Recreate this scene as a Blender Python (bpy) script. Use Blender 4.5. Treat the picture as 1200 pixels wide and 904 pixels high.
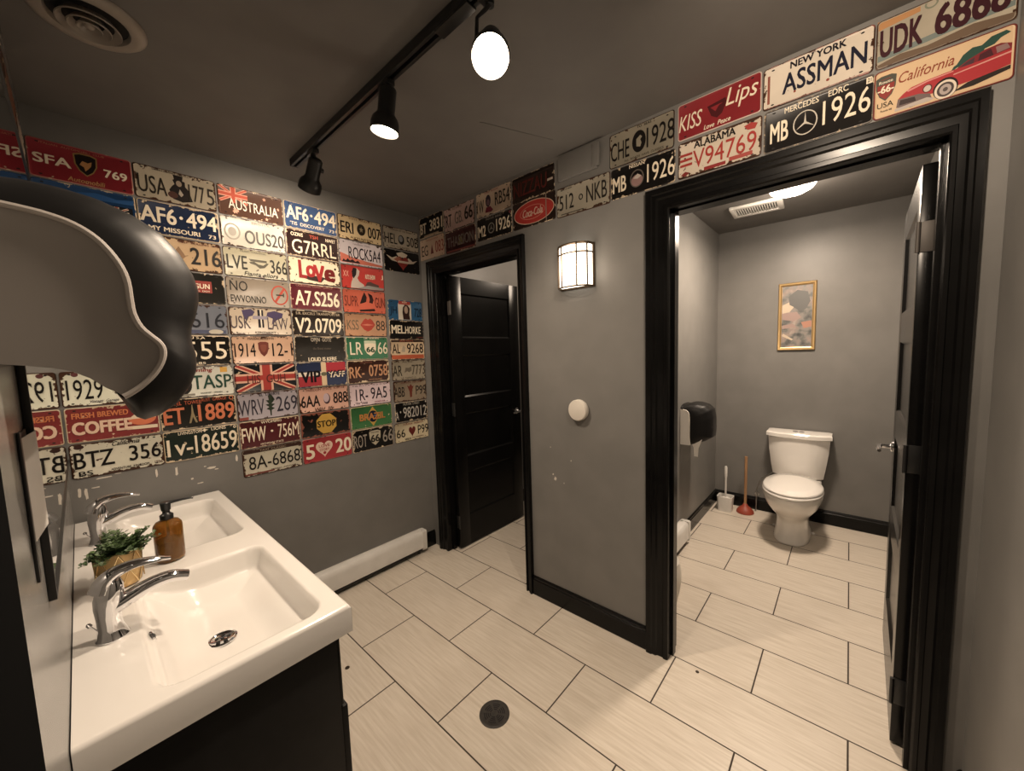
import bpy, bmesh, math, random
from mathutils import Vector, Matrix
random.seed(7)
S = bpy.context.scene
C = S.collection
for o in list(bpy.data.objects): bpy.data.objects.remove(o, do_unlink=True)
PI = math.pi

# ------------------------------------------------------------ camera, world, lights, exposure
FPX = 447.5
cd = bpy.data.cameras.new('camera'); cam = bpy.data.objects.new('camera', cd); C.objects.link(cam)
cd.sensor_fit = 'HORIZONTAL'; cd.sensor_width = 36.0; cd.lens = FPX / 1200 * 36; cd.clip_start = 0.01
fw = Vector((0.74624471, 0.66006964, -0.0861795)); rt = Vector((0.66015729, -0.75046413, -0.0315585)); up = Vector((0.08550543, 0.03334166, 0.99577967))
M = Matrix((rt, up, -fw)).transposed().to_4x4(); M.translation = Vector((0.0675, -2.4644, 1.5182)); cam.matrix_world = M
S.camera = cam
w = bpy.data.worlds.new('world'); S.world = w; w.use_nodes = True
w.node_tree.nodes['Background'].inputs[0].default_value = (1.0, 0.86, 0.72, 1); w.node_tree.nodes['Background'].inputs[1].default_value = 0.30
S.view_settings.view_transform = 'Standard'; S.view_settings.look = 'None'; S.view_settings.gamma = 1; S.view_settings.use_curve_mapping = False
S.view_settings.exposure = 0.58
try: S.cycles.use_denoising = True
except Exception: pass
S.cycles.max_bounces = 8; S.cycles.diffuse_bounces = 5; S.cycles.sample_clamp_indirect = 6.0
WARM = (1.0, 0.81, 0.62); WARM2 = (1.0, 0.81, 0.63)
P_SPOT = (15, 44, 42); P_SCONCE = 2.4; P_STALL = 26; P_STALL1 = 16

def light(name, typ, loc, power, col=WARM, size=0.05, aim=None, spot=None, blend=0.7, parent=None):
    ld = bpy.data.lights.new(name, typ); ld.energy = power; ld.color = col
    if typ == 'AREA': ld.shape = 'DISK'; ld.size = size
    else: ld.shadow_soft_size = size
    if typ == 'SPOT': ld.spot_size = spot; ld.spot_blend = blend
    o = bpy.data.objects.new(name, ld); C.objects.link(o); o.location = loc
    if aim is not None: o.rotation_euler = Vector(aim).to_track_quat('-Z', 'Y').to_euler()
    return o

# ------------------------------------------------------------ colours and materials
def lin(c):
    if isinstance(c, str):
        c = c.lstrip('#'); c = [int(c[i:i+2], 16) / 255 for i in (0, 2, 4)]
        c = [x / 12.92 if x <= .04045 else ((x + .055) / 1.055) ** 2.4 for x in c]
    return tuple(c)[:3] + (1,)
MC = {}
def mat(name, col=(.5,.5,.5), rough=.5, metal=0, emit=None, es=0, trans=0, coat=0, spec=.5, ior=1.5):
    if name in MC: return MC[name]
    m = bpy.data.materials.new(name); m.use_nodes = True; b = m.node_tree.nodes['Principled BSDF']
    b.inputs['Base Color'].default_value = lin(col); b.inputs['Roughness'].default_value = rough; b.inputs['Metallic'].default_value = metal
    b.inputs['Specular IOR Level'].default_value = spec; b.inputs['IOR'].default_value = ior
    if coat: b.inputs['Coat Weight'].default_value = coat; b.inputs['Coat Roughness'].default_value = .08
    if trans: b.inputs['Transmission Weight'].default_value = trans
    if emit is not None: b.inputs['Emission Color'].default_value = lin(emit); b.inputs['Emission Strength'].default_value = es
    MC[name] = m; return m
class NT:
    def __init__(s, m): s.t = m.node_tree; s.b = s.t.nodes['Principled BSDF']
    def n(s, typ, **k):
        o = s.t.nodes.new(typ)
        for a, v in k.items():
            if a == 'op': o.operation = v
            elif a.startswith('i'):
                key = a[1:]; o.inputs[int(key) if key.isdigit() else key].default_value = v
            else: setattr(o, a, v)
        return o
    def l(s, a, b, ai=0, bi=0): s.t.links.new(a.outputs[ai], b.inputs[bi])
    def math(s, op, a, b=None, c=None):
        o = s.t.nodes.new('ShaderNodeMath'); o.operation = op
        for i, v in enumerate((a, b, c)):
            if v is None: continue
            if isinstance(v, (int, float)): o.inputs[i].default_value = v
            else: s.t.links.new(v, o.inputs[i])
        return o.outputs[0]
    def mix(s, fac, a, b):
        o = s.t.nodes.new('ShaderNodeMix'); o.data_type = 'RGBA'
        for i, v in ((0, fac), (6, a), (7, b)):
            if isinstance(v, (int, float)): o.inputs[i].default_value = v
            elif isinstance(v, tuple): o.inputs[i].default_value = v
            else: s.t.links.new(v, o.inputs[i])
        return o.outputs[2]
def noisy(name, c1, c2, scale, rough, bump=0.0, detail=4, stretch=(1,1,1), metal=0, lo=.35, hi=.65, spec=.5, coat=0):
    """two-tone noise paint with an optional bump"""
    if name in MC: return MC[name]
    m = mat(name, c1, rough, metal, spec=spec, coat=coat); t = NT(m)
    tc = t.n('ShaderNodeTexCoord'); mp = t.n('ShaderNodeMapping'); mp.inputs['Scale'].default_value = stretch
    t.l(tc, mp, 3, 0)
    nz = t.n('ShaderNodeTexNoise'); nz.inputs['Scale'].default_value = scale; nz.inputs['Detail'].default_value = detail
    t.l(mp, nz)
    r = t.n('ShaderNodeMapRange'); r.inputs[1].default_value = lo; r.inputs[2].default_value = hi; t.l(nz, r)
    c = t.mix(r.outputs[0], lin(c1), lin(c2)); t.t.links.new(c, t.b.inputs['Base Color'])
    if bump:
        bp = t.n('ShaderNodeBump'); bp.inputs['Strength'].default_value = bump; bp.inputs['Distance'].default_value = .002
        t.l(nz, bp, 0, 2); t.t.links.new(bp.outputs[0], t.b.inputs['Normal'])
    return m
m_wall = noisy('grey_wall_paint', (.160,.155,.147), (.178,.172,.163), 6, .42, .12, spec=.35)
m_ceil = noisy('dark_ceiling_paint', (.138,.131,.124), (.152,.145,.137), 5, .6, .10, spec=.25)
m_black = noisy('black_gloss_paint', (.003,.0029,.0028), (.0048,.0046,.0045), 9, .24, .05, spec=.22)
m_cab = noisy('black_cabinet', (.007,.0067,.0065), (.011,.0106,.0103), 14, .5, .08, spec=.2)
m_white = mat('white_ceramic', (.80,.77,.73), .12, coat=.5)
m_sink = mat('sink_acrylic', (.72,.695,.665), .18, coat=.4)
m_chrome = mat('chrome', (.78,.78,.80), .07, 1)
m_steel = mat('brushed_steel', (.55,.54,.52), .32, 1)
m_darkmetal = mat('black_metal', (.012,.012,.012), .38, spec=.5)
m_hole = mat('dark_hole', (.006,.005,.005), .8)
m_plastic_white = noisy('white_enamel', (.66,.64,.61), (.72,.70,.67), 12, .35)
m_offwhite = mat('off_white_plastic', (.62,.58,.52), .4)
m_beige = mat('grey_plastic', (.30,.275,.255), .55)
m_beige2 = mat('light_grey_plastic', (.44,.40,.37), .42)
m_smoke = mat('black_smoked_plastic', (.010,.0095,.0095), .44, spec=.2)
m_gold = mat('gold_metal', (.50,.34,.16), .36, .75)
m_goldd = mat('gold_wire', (.80,.62,.34), .2, 1)
m_vent = mat('taupe_vent_paint', (.27,.235,.20), .38)
m_amber = mat('amber_glass', (.42,.20,.035), .06, trans=.8)
m_liquid = mat('brown_soap', (.17,.085,.040), .4)
m_pump = mat('black_pump_plastic', (.012,.012,.013), .3)
m_wood = noisy('pale_wood', (.42,.24,.12), (.30,.16,.08), 6, .5, 0, stretch=(12,12,1))
m_rubber = mat('red_rubber', (.30,.055,.03), .5)
m_paper = mat('white_paper', (.75,.72,.68), .7)
m_mirror = mat('mirror_silver', (.80,.81,.80), .015, 1)
m_leaf = noisy('green_leaf', (.030,.060,.018), (.075,.125,.04), 40, .5)
m_chip = mat('white_plaster_chip', (.62,.57,.50), .8)

def floor_mat():
    m = mat('floor_tile', (.6,.5,.4), .38); t = NT(m)
    tc = t.n('ShaderNodeTexCoord'); sx = t.n('ShaderNodeSeparateXYZ'); t.l(tc, sx, 3, 0)
    X, Y = sx.outputs[0], sx.outputs[1]
    u = t.math('DIVIDE', t.math('SUBTRACT', X, .924), .3215)
    row = t.math('FLOOR', u); fu = t.math('SUBTRACT', u, row)
    odd = t.math('MODULO', t.math('ABSOLUTE', row), 2.0)
    v = t.math('ADD', t.math('DIVIDE', t.math('ADD', Y, .6), .6365), t.math('MULTIPLY', odd, .5))
    col = t.math('FLOOR', v); fv = t.math('SUBTRACT', v, col)
    du = t.math('MULTIPLY', t.math('MINIMUM', fu, t.math('SUBTRACT', 1.0, fu)), .3215)
    dv = t.math('MULTIPLY', t.math('MINIMUM', fv, t.math('SUBTRACT', 1.0, fv)), .6365)
    d = t.math('MINIMUM', du, dv)
    g = t.n('ShaderNodeMapRange'); g.inputs[1].default_value = .0024; g.inputs[2].default_value = .0034; g.inputs[3].default_value = 1; g.inputs[4].default_value = 0
    t.t.links.new(d, g.inputs[0])
    cmb = t.n('ShaderNodeCombineXYZ'); t.t.links.new(row, cmb.inputs[0]); t.t.links.new(col, cmb.inputs[1])
    wn = t.n('ShaderNodeTexWhiteNoise'); wn.noise_dimensions = '2D'; t.l(cmb, wn)
    mp = t.n('ShaderNodeMapping'); mp.inputs['Scale'].default_value = (60, 3.5, 1); t.l(tc, mp, 3, 0)
    off = t.n('ShaderNodeVectorMath'); off.operation = 'ADD'; t.l(mp, off, 0, 0)
    sc = t.n('ShaderNodeVectorMath'); sc.operation = 'SCALE'; sc.inputs['Scale'].default_value = 17.3; t.l(cmb, sc, 0, 0); t.l(sc, off, 0, 1)
    nz = t.n('ShaderNodeTexNoise'); nz.inputs['Scale'].default_value = 1.6; nz.inputs['Detail'].default_value = 5; t.l(off, nz)
    st = t.n('ShaderNodeMapRange'); st.inputs[1].default_value = .36; st.inputs[2].default_value = .68; t.l(nz, st)
    base = t.mix(st.outputs[0], lin((.66,.60,.52)), lin((.54,.475,.395)))
    tint = t.mix(t.math('MULTIPLY', wn.outputs[0], .35), base, lin((.60,.53,.45)))
    n2 = t.n('ShaderNodeTexNoise'); n2.inputs['Scale'].default_value = 2.2; n2.inputs['Detail'].default_value = 5; t.l(tc, n2, 3, 0)
    dirt = t.n('ShaderNodeMapRange'); dirt.inputs[1].default_value = .55; dirt.inputs[2].default_value = .8; dirt.inputs[4].default_value = .25; t.l(n2, dirt)
    tint = t.mix(dirt.outputs[0], tint, lin((.40,.33,.26)))
    fin = t.mix(g.outputs[0], tint, lin((.045,.032,.024)))
    t.t.links.new(fin, t.b.inputs['Base Color'])
    ro = t.n('ShaderNodeMapRange'); ro.inputs[3].default_value = .36; ro.inputs[4].default_value = .85; t.t.links.new(g.outputs[0], ro.inputs[0]); t.l(ro, t.b, 0, 'Roughness') if False else t.t.links.new(ro.outputs[0], t.b.inputs['Roughness'])
    bp = t.n('ShaderNodeBump'); bp.inputs['Strength'].default_value = .5; bp.inputs['Distance'].default_value = .0015; bp.invert = True
    t.t.links.new(g.outputs[0], bp.inputs['Height']); t.t.links.new(bp.outputs[0], t.b.inputs['Normal'])
    return m
m_floor = floor_mat()

# ------------------------------------------------------------ mesh helpers
class MB:
    def __init__(s): s.v = []; s.f = []; s.mi = []
    def add(s, vs, fs, mi=0):
        k = len(s.v); s.v += [tuple(v) for v in vs]; s.f += [tuple(i + k for i in f) for f in fs]; s.mi += [mi] * len(fs); return s
    def addbm(s, bm, mi=0):
        bm.verts.ensure_lookup_table(); bm.verts.index_update()
        s.add([v.co[:] for v in bm.verts], [[v.index for v in f.verts] for f in bm.faces], mi); bm.free(); return s
    def box(s, x0, x1, y0, y1, z0, z1, bev=0, mi=0, seg=2):
        bm = bmesh.new(); bmesh.ops.create_cube(bm, size=1)
        for v in bm.verts: v.co = ((x0+x1)/2 + v.co.x*(x1-x0), (y0+y1)/2 + v.co.y*(y1-y0), (z0+z1)/2 + v.co.z*(z1-z0))
        if bev: bmesh.ops.bevel(bm, geom=list(bm.edges), offset=bev, segments=seg, affect='EDGES', profile=.5)
        return s.addbm(bm, mi)
    def loft(s, rings, cap0=True, cap1=True, mi=0, closed=True):
        n = len(rings[0]); vs = [p for r in rings for p in r]; fs = []
        for i in range(len(rings)-1):
            for j in range(n if closed else n-1):
                a = i*n+j; b = i*n+(j+1) % n; fs.append((a, b, b+n, a+n))
        if cap0: fs.append(tuple(range(n-1, -1, -1)))
        if cap1: fs.append(tuple(range((len(rings)-1)*n, len(rings)*n)))
        return s.add(vs, fs, mi)
    def lathe(s, prof, loc=(0,0,0), axis=(0,0,1), n=32, mi=0, cap0=True, cap1=True):
        q = Vector(axis).normalized().to_track_quat('Z', 'Y'); L = Vector(loc); rings = []
        for r, z in prof: rings.append([L + q @ Vector((r*math.cos(2*PI*k/n), r*math.sin(2*PI*k/n), z)) for k in range(n)])
        return s.loft(rings, cap0, cap1, mi)
    def tube(s, pts, rad, n=10, mi=0, flat=None, cap=True):
        pts = [Vector(p) for p in pts]; rings = []
        if not isinstance(rad, list): rad = [rad]*len(pts)
        prev = None
        for i, p in enumerate(pts):
            d = (pts[min(i+1, len(pts)-1)] - pts[max(i-1, 0)]).normalized()
            if prev is None: prev = d.orthogonal().normalized() if abs(d.z) > .95 else Vector((0,0,1))
            a = (prev - d*prev.dot(d)).normalized(); prev = a; b = d.cross(a)
            ra = rad[i]; ra, rb = ra if isinstance(ra, tuple) else (ra, ra)
            rings.append([p + a*ra*math.cos(2*PI*k/n) + b*rb*math.sin(2*PI*k/n) for k in range(n)])
        return s.loft(rings, cap, cap, mi)
    def prism(s, poly, h0, h1, fn=None, mi=0):
        fn = fn or (lambda x, y, z: (x, y, z)); n = len(poly)
        return s.loft([[fn(x, y, h0) for x, y in poly], [fn(x, y, h1) for x, y in poly]], mi=mi)
    def build(s, name, mats, parent=None, sharp=35, loc=None):
        me = bpy.data.meshes.new(name); me.from_pydata(s.v, [], s.f)
        for m in (mats if isinstance(mats, (list, tuple)) else [mats]): me.materials.append(m)
        for p, i in zip(me.polygons, s.mi): p.material_index = i
        bm = bmesh.new(); bm.from_mesh(me); bmesh.ops.recalc_face_normals(bm, faces=bm.faces)
        for e in bm.edges:
            e.smooth = not (len(e.link_faces) != 2 or e.calc_face_angle(0) > math.radians(sharp))
        for f in bm.faces: f.smooth = True
        bm.to_mesh(me); bm.free()
        o = bpy.data.objects.new(name, me); C.objects.link(o)
        if parent: o.parent = parent
        if loc: o.location = loc
        return o
def tag(o, label=None, cat=None, group=None, kind=None):
    for k, v in (('label', label), ('category', cat), ('group', group), ('kind', kind)):
        if v: o[k] = v
    return o
def empty(name, loc=(0,0,0), rz=0, **k):
    o = bpy.data.objects.new(name, None); C.objects.link(o); o.location = loc; o.rotation_euler = (0,0,rz); o.empty_display_size = .05
    return tag(o, **k)
def struct(name, mb, m, parent=None, **k):
    o = mb.build(name, m, parent); o['kind'] = 'structure'; return o
def catmull(pts, n=8):
    P = [Vector(p) for p in pts]; P = [P[0]*2-P[1]] + P + [P[-1]*2-P[-2]]; out = []
    for i in range(1, len(P)-2):
        for k in range(n):
            t = k/n; a, b, c, d = P[i-1:i+3]
            out.append(.5*((2*b) + (c-a)*t + (2*a-5*b+4*c-d)*t*t + (3*b-a-3*c+d)*t**3))
    out.append(P[-2]); return out
def sellipse(cx, cy, a, b, n=40, e=2.0):
    r = []
    for k in range(n):
        t = 2*PI*k/n; c, s_ = math.cos(t), math.sin(t)
        r.append((cx + a*math.copysign(abs(c)**(2/e), c), cy + b*math.copysign(abs(s_)**(2/e), s_)))
    return r
def rrect(x0, x1, y0, y1, r, n=5):
    o = []
    for cx, cy, a0 in ((x1-r, y1-r, 0), (x0+r, y1-r, PI/2), (x0+r, y0+r, PI), (x1-r, y0+r, 3*PI/2)):
        for k in range(n+1):
            a = a0 + PI/2*k/n; o.append((cx + r*math.cos(a), cy + r*math.sin(a)))
    return o

# ------------------------------------------------------------ room shell
W, H, XE, YD, YF = 1.854, 2.552, 4.109, -2.785, -1.517
WT = 1.964                                     # far face of the door wall
D1 = (-.19, -.965); D2 = (-1.85, -2.668); DH = 2.105; DH2 = 2.125
struct('floor', MB().box(-.6, XE+.1, YD-.1, .1, -.1, 0), m_floor)
struct('ceiling', MB().box(-.6, XE+.1, YD-.1, .1, H, H+.1), m_ceil)
wall_back = struct('wall_back', MB().box(-.12, XE+.1, 0, .1, 0, H), m_wall)
mb = MB().box(-.12, 0, -1.97, 0, 0, H).box(-.12, 0, -2.72, -1.97, 2.1, H).box(-.12, 0, YD-.1, -2.72, 0, H)
struct('wall_left', mb, noisy('grey_gloss_wall_paint', (.160,.155,.147), (.178,.172,.163), 6, .26, .02, spec=.5))
mb = MB()
j = .018
mb.box(W, WT, D1[0]+j, 0, 0, H).box(W, WT, D1[1]-j, D1[0]+j, DH+j, H).box(W, WT, D2[0]+j, D1[1]-j, 0, H)
mb.box(W, WT, D2[1]-j, D2[0]+j, DH2+j, H).box(W, WT, YD, D2[1]-j, 0, H)
wall_right = struct('wall_right', mb, m_wall)
struct('wall_front', MB().box(-.6, XE+.1, YD-.1, YD, 0, H), m_wall)
struct('wall_stall_rear', MB().box(XE, XE+.1, YD, 0, 0, H), m_wall)
struct('wall_stall_partition', MB().box(WT, XE, YF, YF+.1, 0, H), m_wall)
struct('wall_hall', MB().box(-.6, -.5, YD, .1, 0, H), m_wall)

CAS = [(0,0),(0,.012),(.006,.017),(.020,.017),(.024,.011),(.047,.013),(.054,.021),(.068,.021),(.073,.027),(.094,.027),(.098,.022),(.098,0)]
def casing(name, ya, yb, top, wl=.098, wr=.098):
    m = MB(); rings = []
    for y, z, dy, dz in ((ya, 0, 1, 0), (ya, top, 1, 1), (yb, top, -1, 1), (yb, 0, -1, 0)):
        k = wl/.098 if dy > 0 else wr/.098
        rings.append([(W-h, y + dy*d*k, z + dz*d) for d, h in CAS])
    m.loft(rings)
    # jamb lining and stop
    m.box(W-.002, WT+.004, ya, ya+j, 0, top).box(W-.002, WT+.004, yb-j, yb, 0, top).box(W-.002, WT+.004, yb-j, ya+j, top, top+j)
    m.box(W+.03, W+.065, ya-.012, ya, 0, top).box(W+.03, W+.065, yb, yb+.012, 0, top).box(W+.03, W+.065, yb, ya, top-.006, top)
    return struct(name, m, m_black)
casing('trim_1', D1[0], D1[1], DH, .098, .055)
casing('trim_2', D2[0], D2[1], DH2, .105, .072)
def skirting(name, p0, p1, nrm, h=.118, t=.016):
    p0, p1, nv = Vector(p0+(0,)), Vector(p1+(0,)), Vector(nrm+(0,))
    prof = [(0,0),(t,0),(t,h-.024),(t*.7,h-.018),(t*.75,h-.010),(t*.3,h),(0,h)]
    return struct(name, MB().loft([[p0 + nv*a + Vector((0,0,z)) for a, z in prof], [p1 + nv*a + Vector((0,0,z)) for a, z in prof]]), m_black)
skirting('baseboard_right', (W, D1[1]-.055), (W, D2[0]+.105), (-1,0))
skirting('baseboard_stall_rear', (XE, YF), (XE, YD), (-1,0))
skirting('baseboard_stall_left', (3.10, YF), (XE, YF), (0,-1))
skirting('baseboard_front', (.05, YD), (W, YD), (0,1))
skirting('baseboard_stall_right', (WT, YD), (XE, YD), (0,1))
skirting('baseboard_back', (1.74, 0), (W, 0), (0,-1))
skirting('baseboard_far_stall', (WT, 0), (XE, 0), (0,-1))
m = MB().box(0, .010, -2.06, -1.853, 0, 2.2, .002).box(-.12, .004, -2.07, -1.955, 0, 2.2).box(0, .010, -2.75, -1.853, 2.1, 2.2, .002)
struct('trim_3', m, mat('matte_black_paint', (.006,.006,.006), 1.0, spec=0.0))
struct('trim_4', MB().prism([(1.35,-1.186),(1.354,-1.192),(1.70,-1.338),(1.698,-1.332)], H-.002, H), m_ceil)

# ------------------------------------------------------------ doors
def door(name, hinge, length, ang, handle_side, label):
    """panelled leaf: local x along the leaf from the hinge, local y thickness, z up"""
    t = .036; L = length; zs = [(.25,.60),(.72,1.06),(1.185,1.51),(1.64,1.975)]; x0, x1 = .105, L-.115
    m = MB()
    m.box(0, x0, -t/2, t/2, .012, 2.095, .0015).box(x1, L, -t/2, t/2, .012, 2.095, .0015)
    e = [.012] + [z for p in zs for z in p] + [2.095]
    for i in range(0, len(e), 2): m.box(x0-.001, x1+.001, -t/2+.0002, t/2-.0002, e[i], e[i+1])
    for a, b in zs:
        m.box(x0-.004, x1+.004, -t/2+.011, t/2-.011, a-.004, b+.004)
        for sgn in (-1, 1):                       # sloped moulding round the panel
            r0 = [(x0, sgn*(t/2-.0004), a), (x1, sgn*(t/2-.0004), a), (x1, sgn*(t/2-.0004), b), (x0, sgn*(t/2-.0004), b)]
            r1 = [(x0+.012, sgn*(t/2-.0108), a+.012), (x1-.012, sgn*(t/2-.0108), a+.012), (x1-.012, sgn*(t/2-.0108), b-.012), (x0+.012, sgn*(t/2-.0108), b-.012)]
            m.loft([r0, r1], False, False)
    o = m.build(name, m_black); o.location = hinge; o.rotation_euler = (0,0,ang); o['kind'] = 'structure'; o['label'] = label
    for s_ in (-1, 1):
        hd = MB()
        hd.lathe([(.026,0),(.026,.006),(.022,.010),(.010,.012),(.010,.045)], (L-.06, s_*t/2, 1.0), (0, s_, 0), 24)
        hd.tube([(L-.06, s_*(t/2+.045), 1.0), (L-.075, s_*(t/2+.053), 1.0), (L-.12, s_*(t/2+.055), .999), (L-.165, s_*(t/2+.052), .996)], [.010,.0095,.0085,.0075], 12)
        hd.build('door_handle', m_chrome, o)['label'] = 'chrome lever handle'
    for z in (.22, 1.1, 1.86):
        MB().box(-.0035, .0015, -t/2+.002, t/2-.004, z-.05, z+.05, .001).lathe([(.006,0),(.006,.1)], (-.006, -t/2-.003 if handle_side > 0 else t/2+.003, z-.05), (0,0,1), 12).build('hinge', mat('worn_hinge_metal', (.09,.08,.072), .55, .3) if z > 1.8 else m_darkmetal, o)
    return o
door('door_1', (1.915, -.232, 0), .765, 0, 1, 'black panelled door opened into the first stall')
door('door_2', (1.972, -2.645, 0), .755, -math.radians(1.2), -1, 'black panelled door seen edge-on at right of the toilet stall')

# ------------------------------------------------------------ vanity: cabinet, sink top, faucets
CY0, CY1, CX1, CZ = -1.475, -.03, .501, .853
van = empty('vanity_cabinet', (.24, -.75, 0), label='black vanity cabinet under the white double sink', cat='cabinet')
def vb(n, mbx, mm): o = mbx.build(n, mm, van); o.location = (-.24, .75, 0); return o
vb('body', MB().box(.012, .462, CY0+.014, CY0+.032, .09, .776, .002).box(.012, .462, CY1-.028, CY1-.01, .09, .776, .002).box(.012, .462, CY0+.032, CY1-.028, .09, .108).box(.012, .020, CY0+.032, CY1-.028, .108, .776).box(.450, .462, CY0+.032, CY1-.028, .108, .776).box(.03, .43, CY0+.03, CY1-.03, 0, .09), m_cab)
for a, b in ((CY0+.016, -.995), (-.989, -.512), (-.506, CY1-.012)):
    d = vb('drawer', MB().box(.4625, .470, a, b, .575, .770, .002), m_cab)
    d2 = vb('door', MB().box(.4625, .480, a, b, .10, .568, .003), m_cab)
    k = MB().lathe([(.005,0),(.005,.012),(.012,.016),(.013,.022),(.008,.027)], (.480, b-.05, .50), (1,0,0), 16).build('knob', m_steel, d2)

sink = empty('double_sink', (.25, -.75, CZ), label='white double-basin sink top on the black vanity', cat='sink')
BAS = ((.118, .447, -1.435, -.872), (.118, .447, -.700, -.137))
def sink_mesh():
    nx, ny = 110, 280; R = .009
    def rsd(x, y, b, r=.045):
        cx, cy = (b[0]+b[1])/2, (b[2]+b[3])/2; qx, qy = abs(x-cx)-(b[1]-b[0])/2+r, abs(y-cy)-(b[3]-b[2])/2+r
        return math.hypot(max(qx,0), max(qy,0)) + min(max(qx,qy),0) - r
    def sm(t): t = max(0, min(1, t)); return t*t*(3-2*t)
    def hz(x, y):
        z = CZ
        for b in BAS:
            s_ = -rsd(x, y, b)
            if s_ > -.004:
                g = sm((s_+.003)/.024)*.66 + sm(s_/.10)*.34
                k = .42 + .58*sm((x-b[0])/.15)
                z -= .105*g*k
        return z
    global basin_z
    basin_z = hz
    xs = [.002 + (CX1-.002)*i/nx for i in range(nx+1)]; ys = [CY0 + (CY1-CY0)*i/ny for i in range(ny+1)]
    vs = []; fs = []
    for x in xs:
        for y in ys:
            z = hz(x, y); e = min(CX1-x, y-CY0)          # rounded front and side lip
            if e < R: z -= R - math.sqrt(max(0, R*R-(R-e)**2))
            vs.append((x, y, z))
    q = ny+1
    for i in range(nx):
        for jx in range(ny): fs.append((i*q+jx, (i+1)*q+jx, (i+1)*q+jx+1, i*q+jx+1))
    mbx = MB().add(vs, fs)
    loop = [i*q for i in range(nx+1)] + [nx*q+k for k in range(1, ny+1)] + [i*q+ny for i in range(nx-1, -1, -1)] + [k for k in range(ny-1, 0, -1)]
    k0 = len(mbx.v); low = [(vs[i][0], vs[i][1], .778) for i in loop]; mbx.v += low; n = len(loop)
    for a in range(n): mbx.f.append((loop[a], k0+a, k0+(a+1) % n, loop[(a+1) % n])); mbx.mi.append(0)
    return mbx
so = sink_mesh().build('basin_top', m_sink, sink, 60); so.location = (-.25, .75, -CZ)
OV = lambda dy: (.1345, dy+.03, basin_z(.1345, dy+.03)+.001)
for dy in (-1.185, -.45):
    d = MB(); dz = basin_z(.268, dy) + .0005
    d.lathe([(.0,.0),(.031,.0),(.034,.002),(.034,.005),(.029,.0065),(.024,.004),(.0,.004)], (.268, dy, dz), (0,0,1), 28, cap0=False, cap1=False)
    o = d.build('drain', m_chrome, sink); o.location = (-.25, .75, -CZ); o['label'] = 'chrome drain'
    hl = MB()
    for k in range(5): hl.lathe([(0,.0),(.0048,.0),(.0048,.0012),(0,.0012)], (.268+.014*math.cos(k*2*PI/5), dy+.014*math.sin(k*2*PI/5), dz+.004), (0,0,1), 10, cap0=False, cap1=False)
    hl.lathe([(0,.0),(.004,.0),(.004,.0012),(0,.0012)], (.268, dy, dz+.004), (0,0,1), 10, cap0=False, cap1=False)
    h = hl.build('drain_hole', m_hole, o)
    ov = MB().lathe([(0,.002),(.010,.002),(.0125,.0045),(.0145,.003),(.0150,0)], OV(dy), (.93,0,.36), 20, cap0=False, cap1=False, mi=0).lathe([(0,.0035),(.009,.0035),(.009,.001)], OV(dy), (.93,0,.36), 16, mi=1, cap0=False, cap1=False)
    o = ov.build('overflow_ring', [m_chrome, m_hole], sink); o.location = (-.25, .75, -CZ); o['label'] = 'chrome overflow ring'

def faucet(y, label):
    e = empty('faucet', (.068, y, CZ), label=label, cat='faucet', group='single-lever chrome faucets')
    # body: leans out over the basin
    b = MB(); rings = []
    for z, cx, a, bb in ((0,0,.030,.030),(.004,0,.031,.031),(.010,0,.028,.028),(.03,-.002,.0225,.024),(.06,-.003,.0225,.024),(.085,-.001,.0265,.026),(.105,.001,.0275,.027),(.125,.004,.025,.025),(.140,.008,.017,.019)):
        rings.append([(cx+x, yy, z + x*.12*(z > .02)) for x, yy in sellipse(0, 0, a, bb, 24)])
    b.loft(rings); b.build('body', m_chrome, e)
    sp = catmull([(.0,0,.072),(.03,0,.083),(.06,0,.095),(.09,0,.102),(.12,0,.101),(.148,0,.090)], 6)
    n = len(sp); MB().tube(sp, [(.0195-.0065*i/(n-1), .023-.006*i/(n-1)) for i in range(n)], 16).build('spout', m_chrome, e)
    lv = catmull([(-.012,0,.122),(-.004,0,.142),(.016,0,.158),(.05,0,.165),(.09,0,.160),(.118,0,.152)], 6)
    n = len(lv); MB().tube(lv, [(.018*(1-i/n)**1.2+.0042, .020*(1-i/n)+.0080) for i in range(n)], 14).build('lever', m_chrome, e)
    MB().lathe([(.0255,0),(.0262,.002),(.0255,.004)], (.002,0,.100), (-.12,0,1), 28).build('seam_ring', m_steel, e)
    MB().lathe([(.0018,0),(.0018,.020),(.005,.021),(.005,.027),(.002,.030)], (-.024,0,.028), (-.5,0,.9), 12).build('plug_rod', m_chrome, e)
    return e
faucet(-1.13, 'chrome lever faucet in front of the gold plant pot')
faucet(-.37, 'chrome lever faucet behind the plant at the far basin')

# soap bottle
sb = empty('soap_bottle', (.222, -.752, CZ+.001), label='amber glass soap bottle with black pump between the basins', cat='soap bottle')
MB().lathe([(.0,.0),(.030,.0),(.037,.004),(.0385,.012),(.0385,.116),(.037,.124),(.030,.134),(.0165,.139),(.0155,.146),(.0145,.146),(.0145,.137),(.028,.131),(.035,.122),(.0360,.115),(.0360,.012),(.032,.006),(.0,.005)], n=40, cap0=False, cap1=False).build('bottle', m_amber, sb, 50)
MB().lathe([(.0,.0065),(.031,.0065),(.0352,.013),(.0352,.070),(.0,.070)], n=32, cap0=False, cap1=False).build('soap', m_liquid, sb, 50)
MB().lathe([(.004,.08),(.004,.14)], n=8).build('dip_tube', m_pump, sb)
MB().lathe([(.0165,.141),(.0180,.143),(.0180,.156),(.0125,.160),(.010,.163),(.010,.170),(.0125,.172),(.0145,.197),(.0125,.200)], n=28).build('pump_collar', m_pump, sb)
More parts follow.
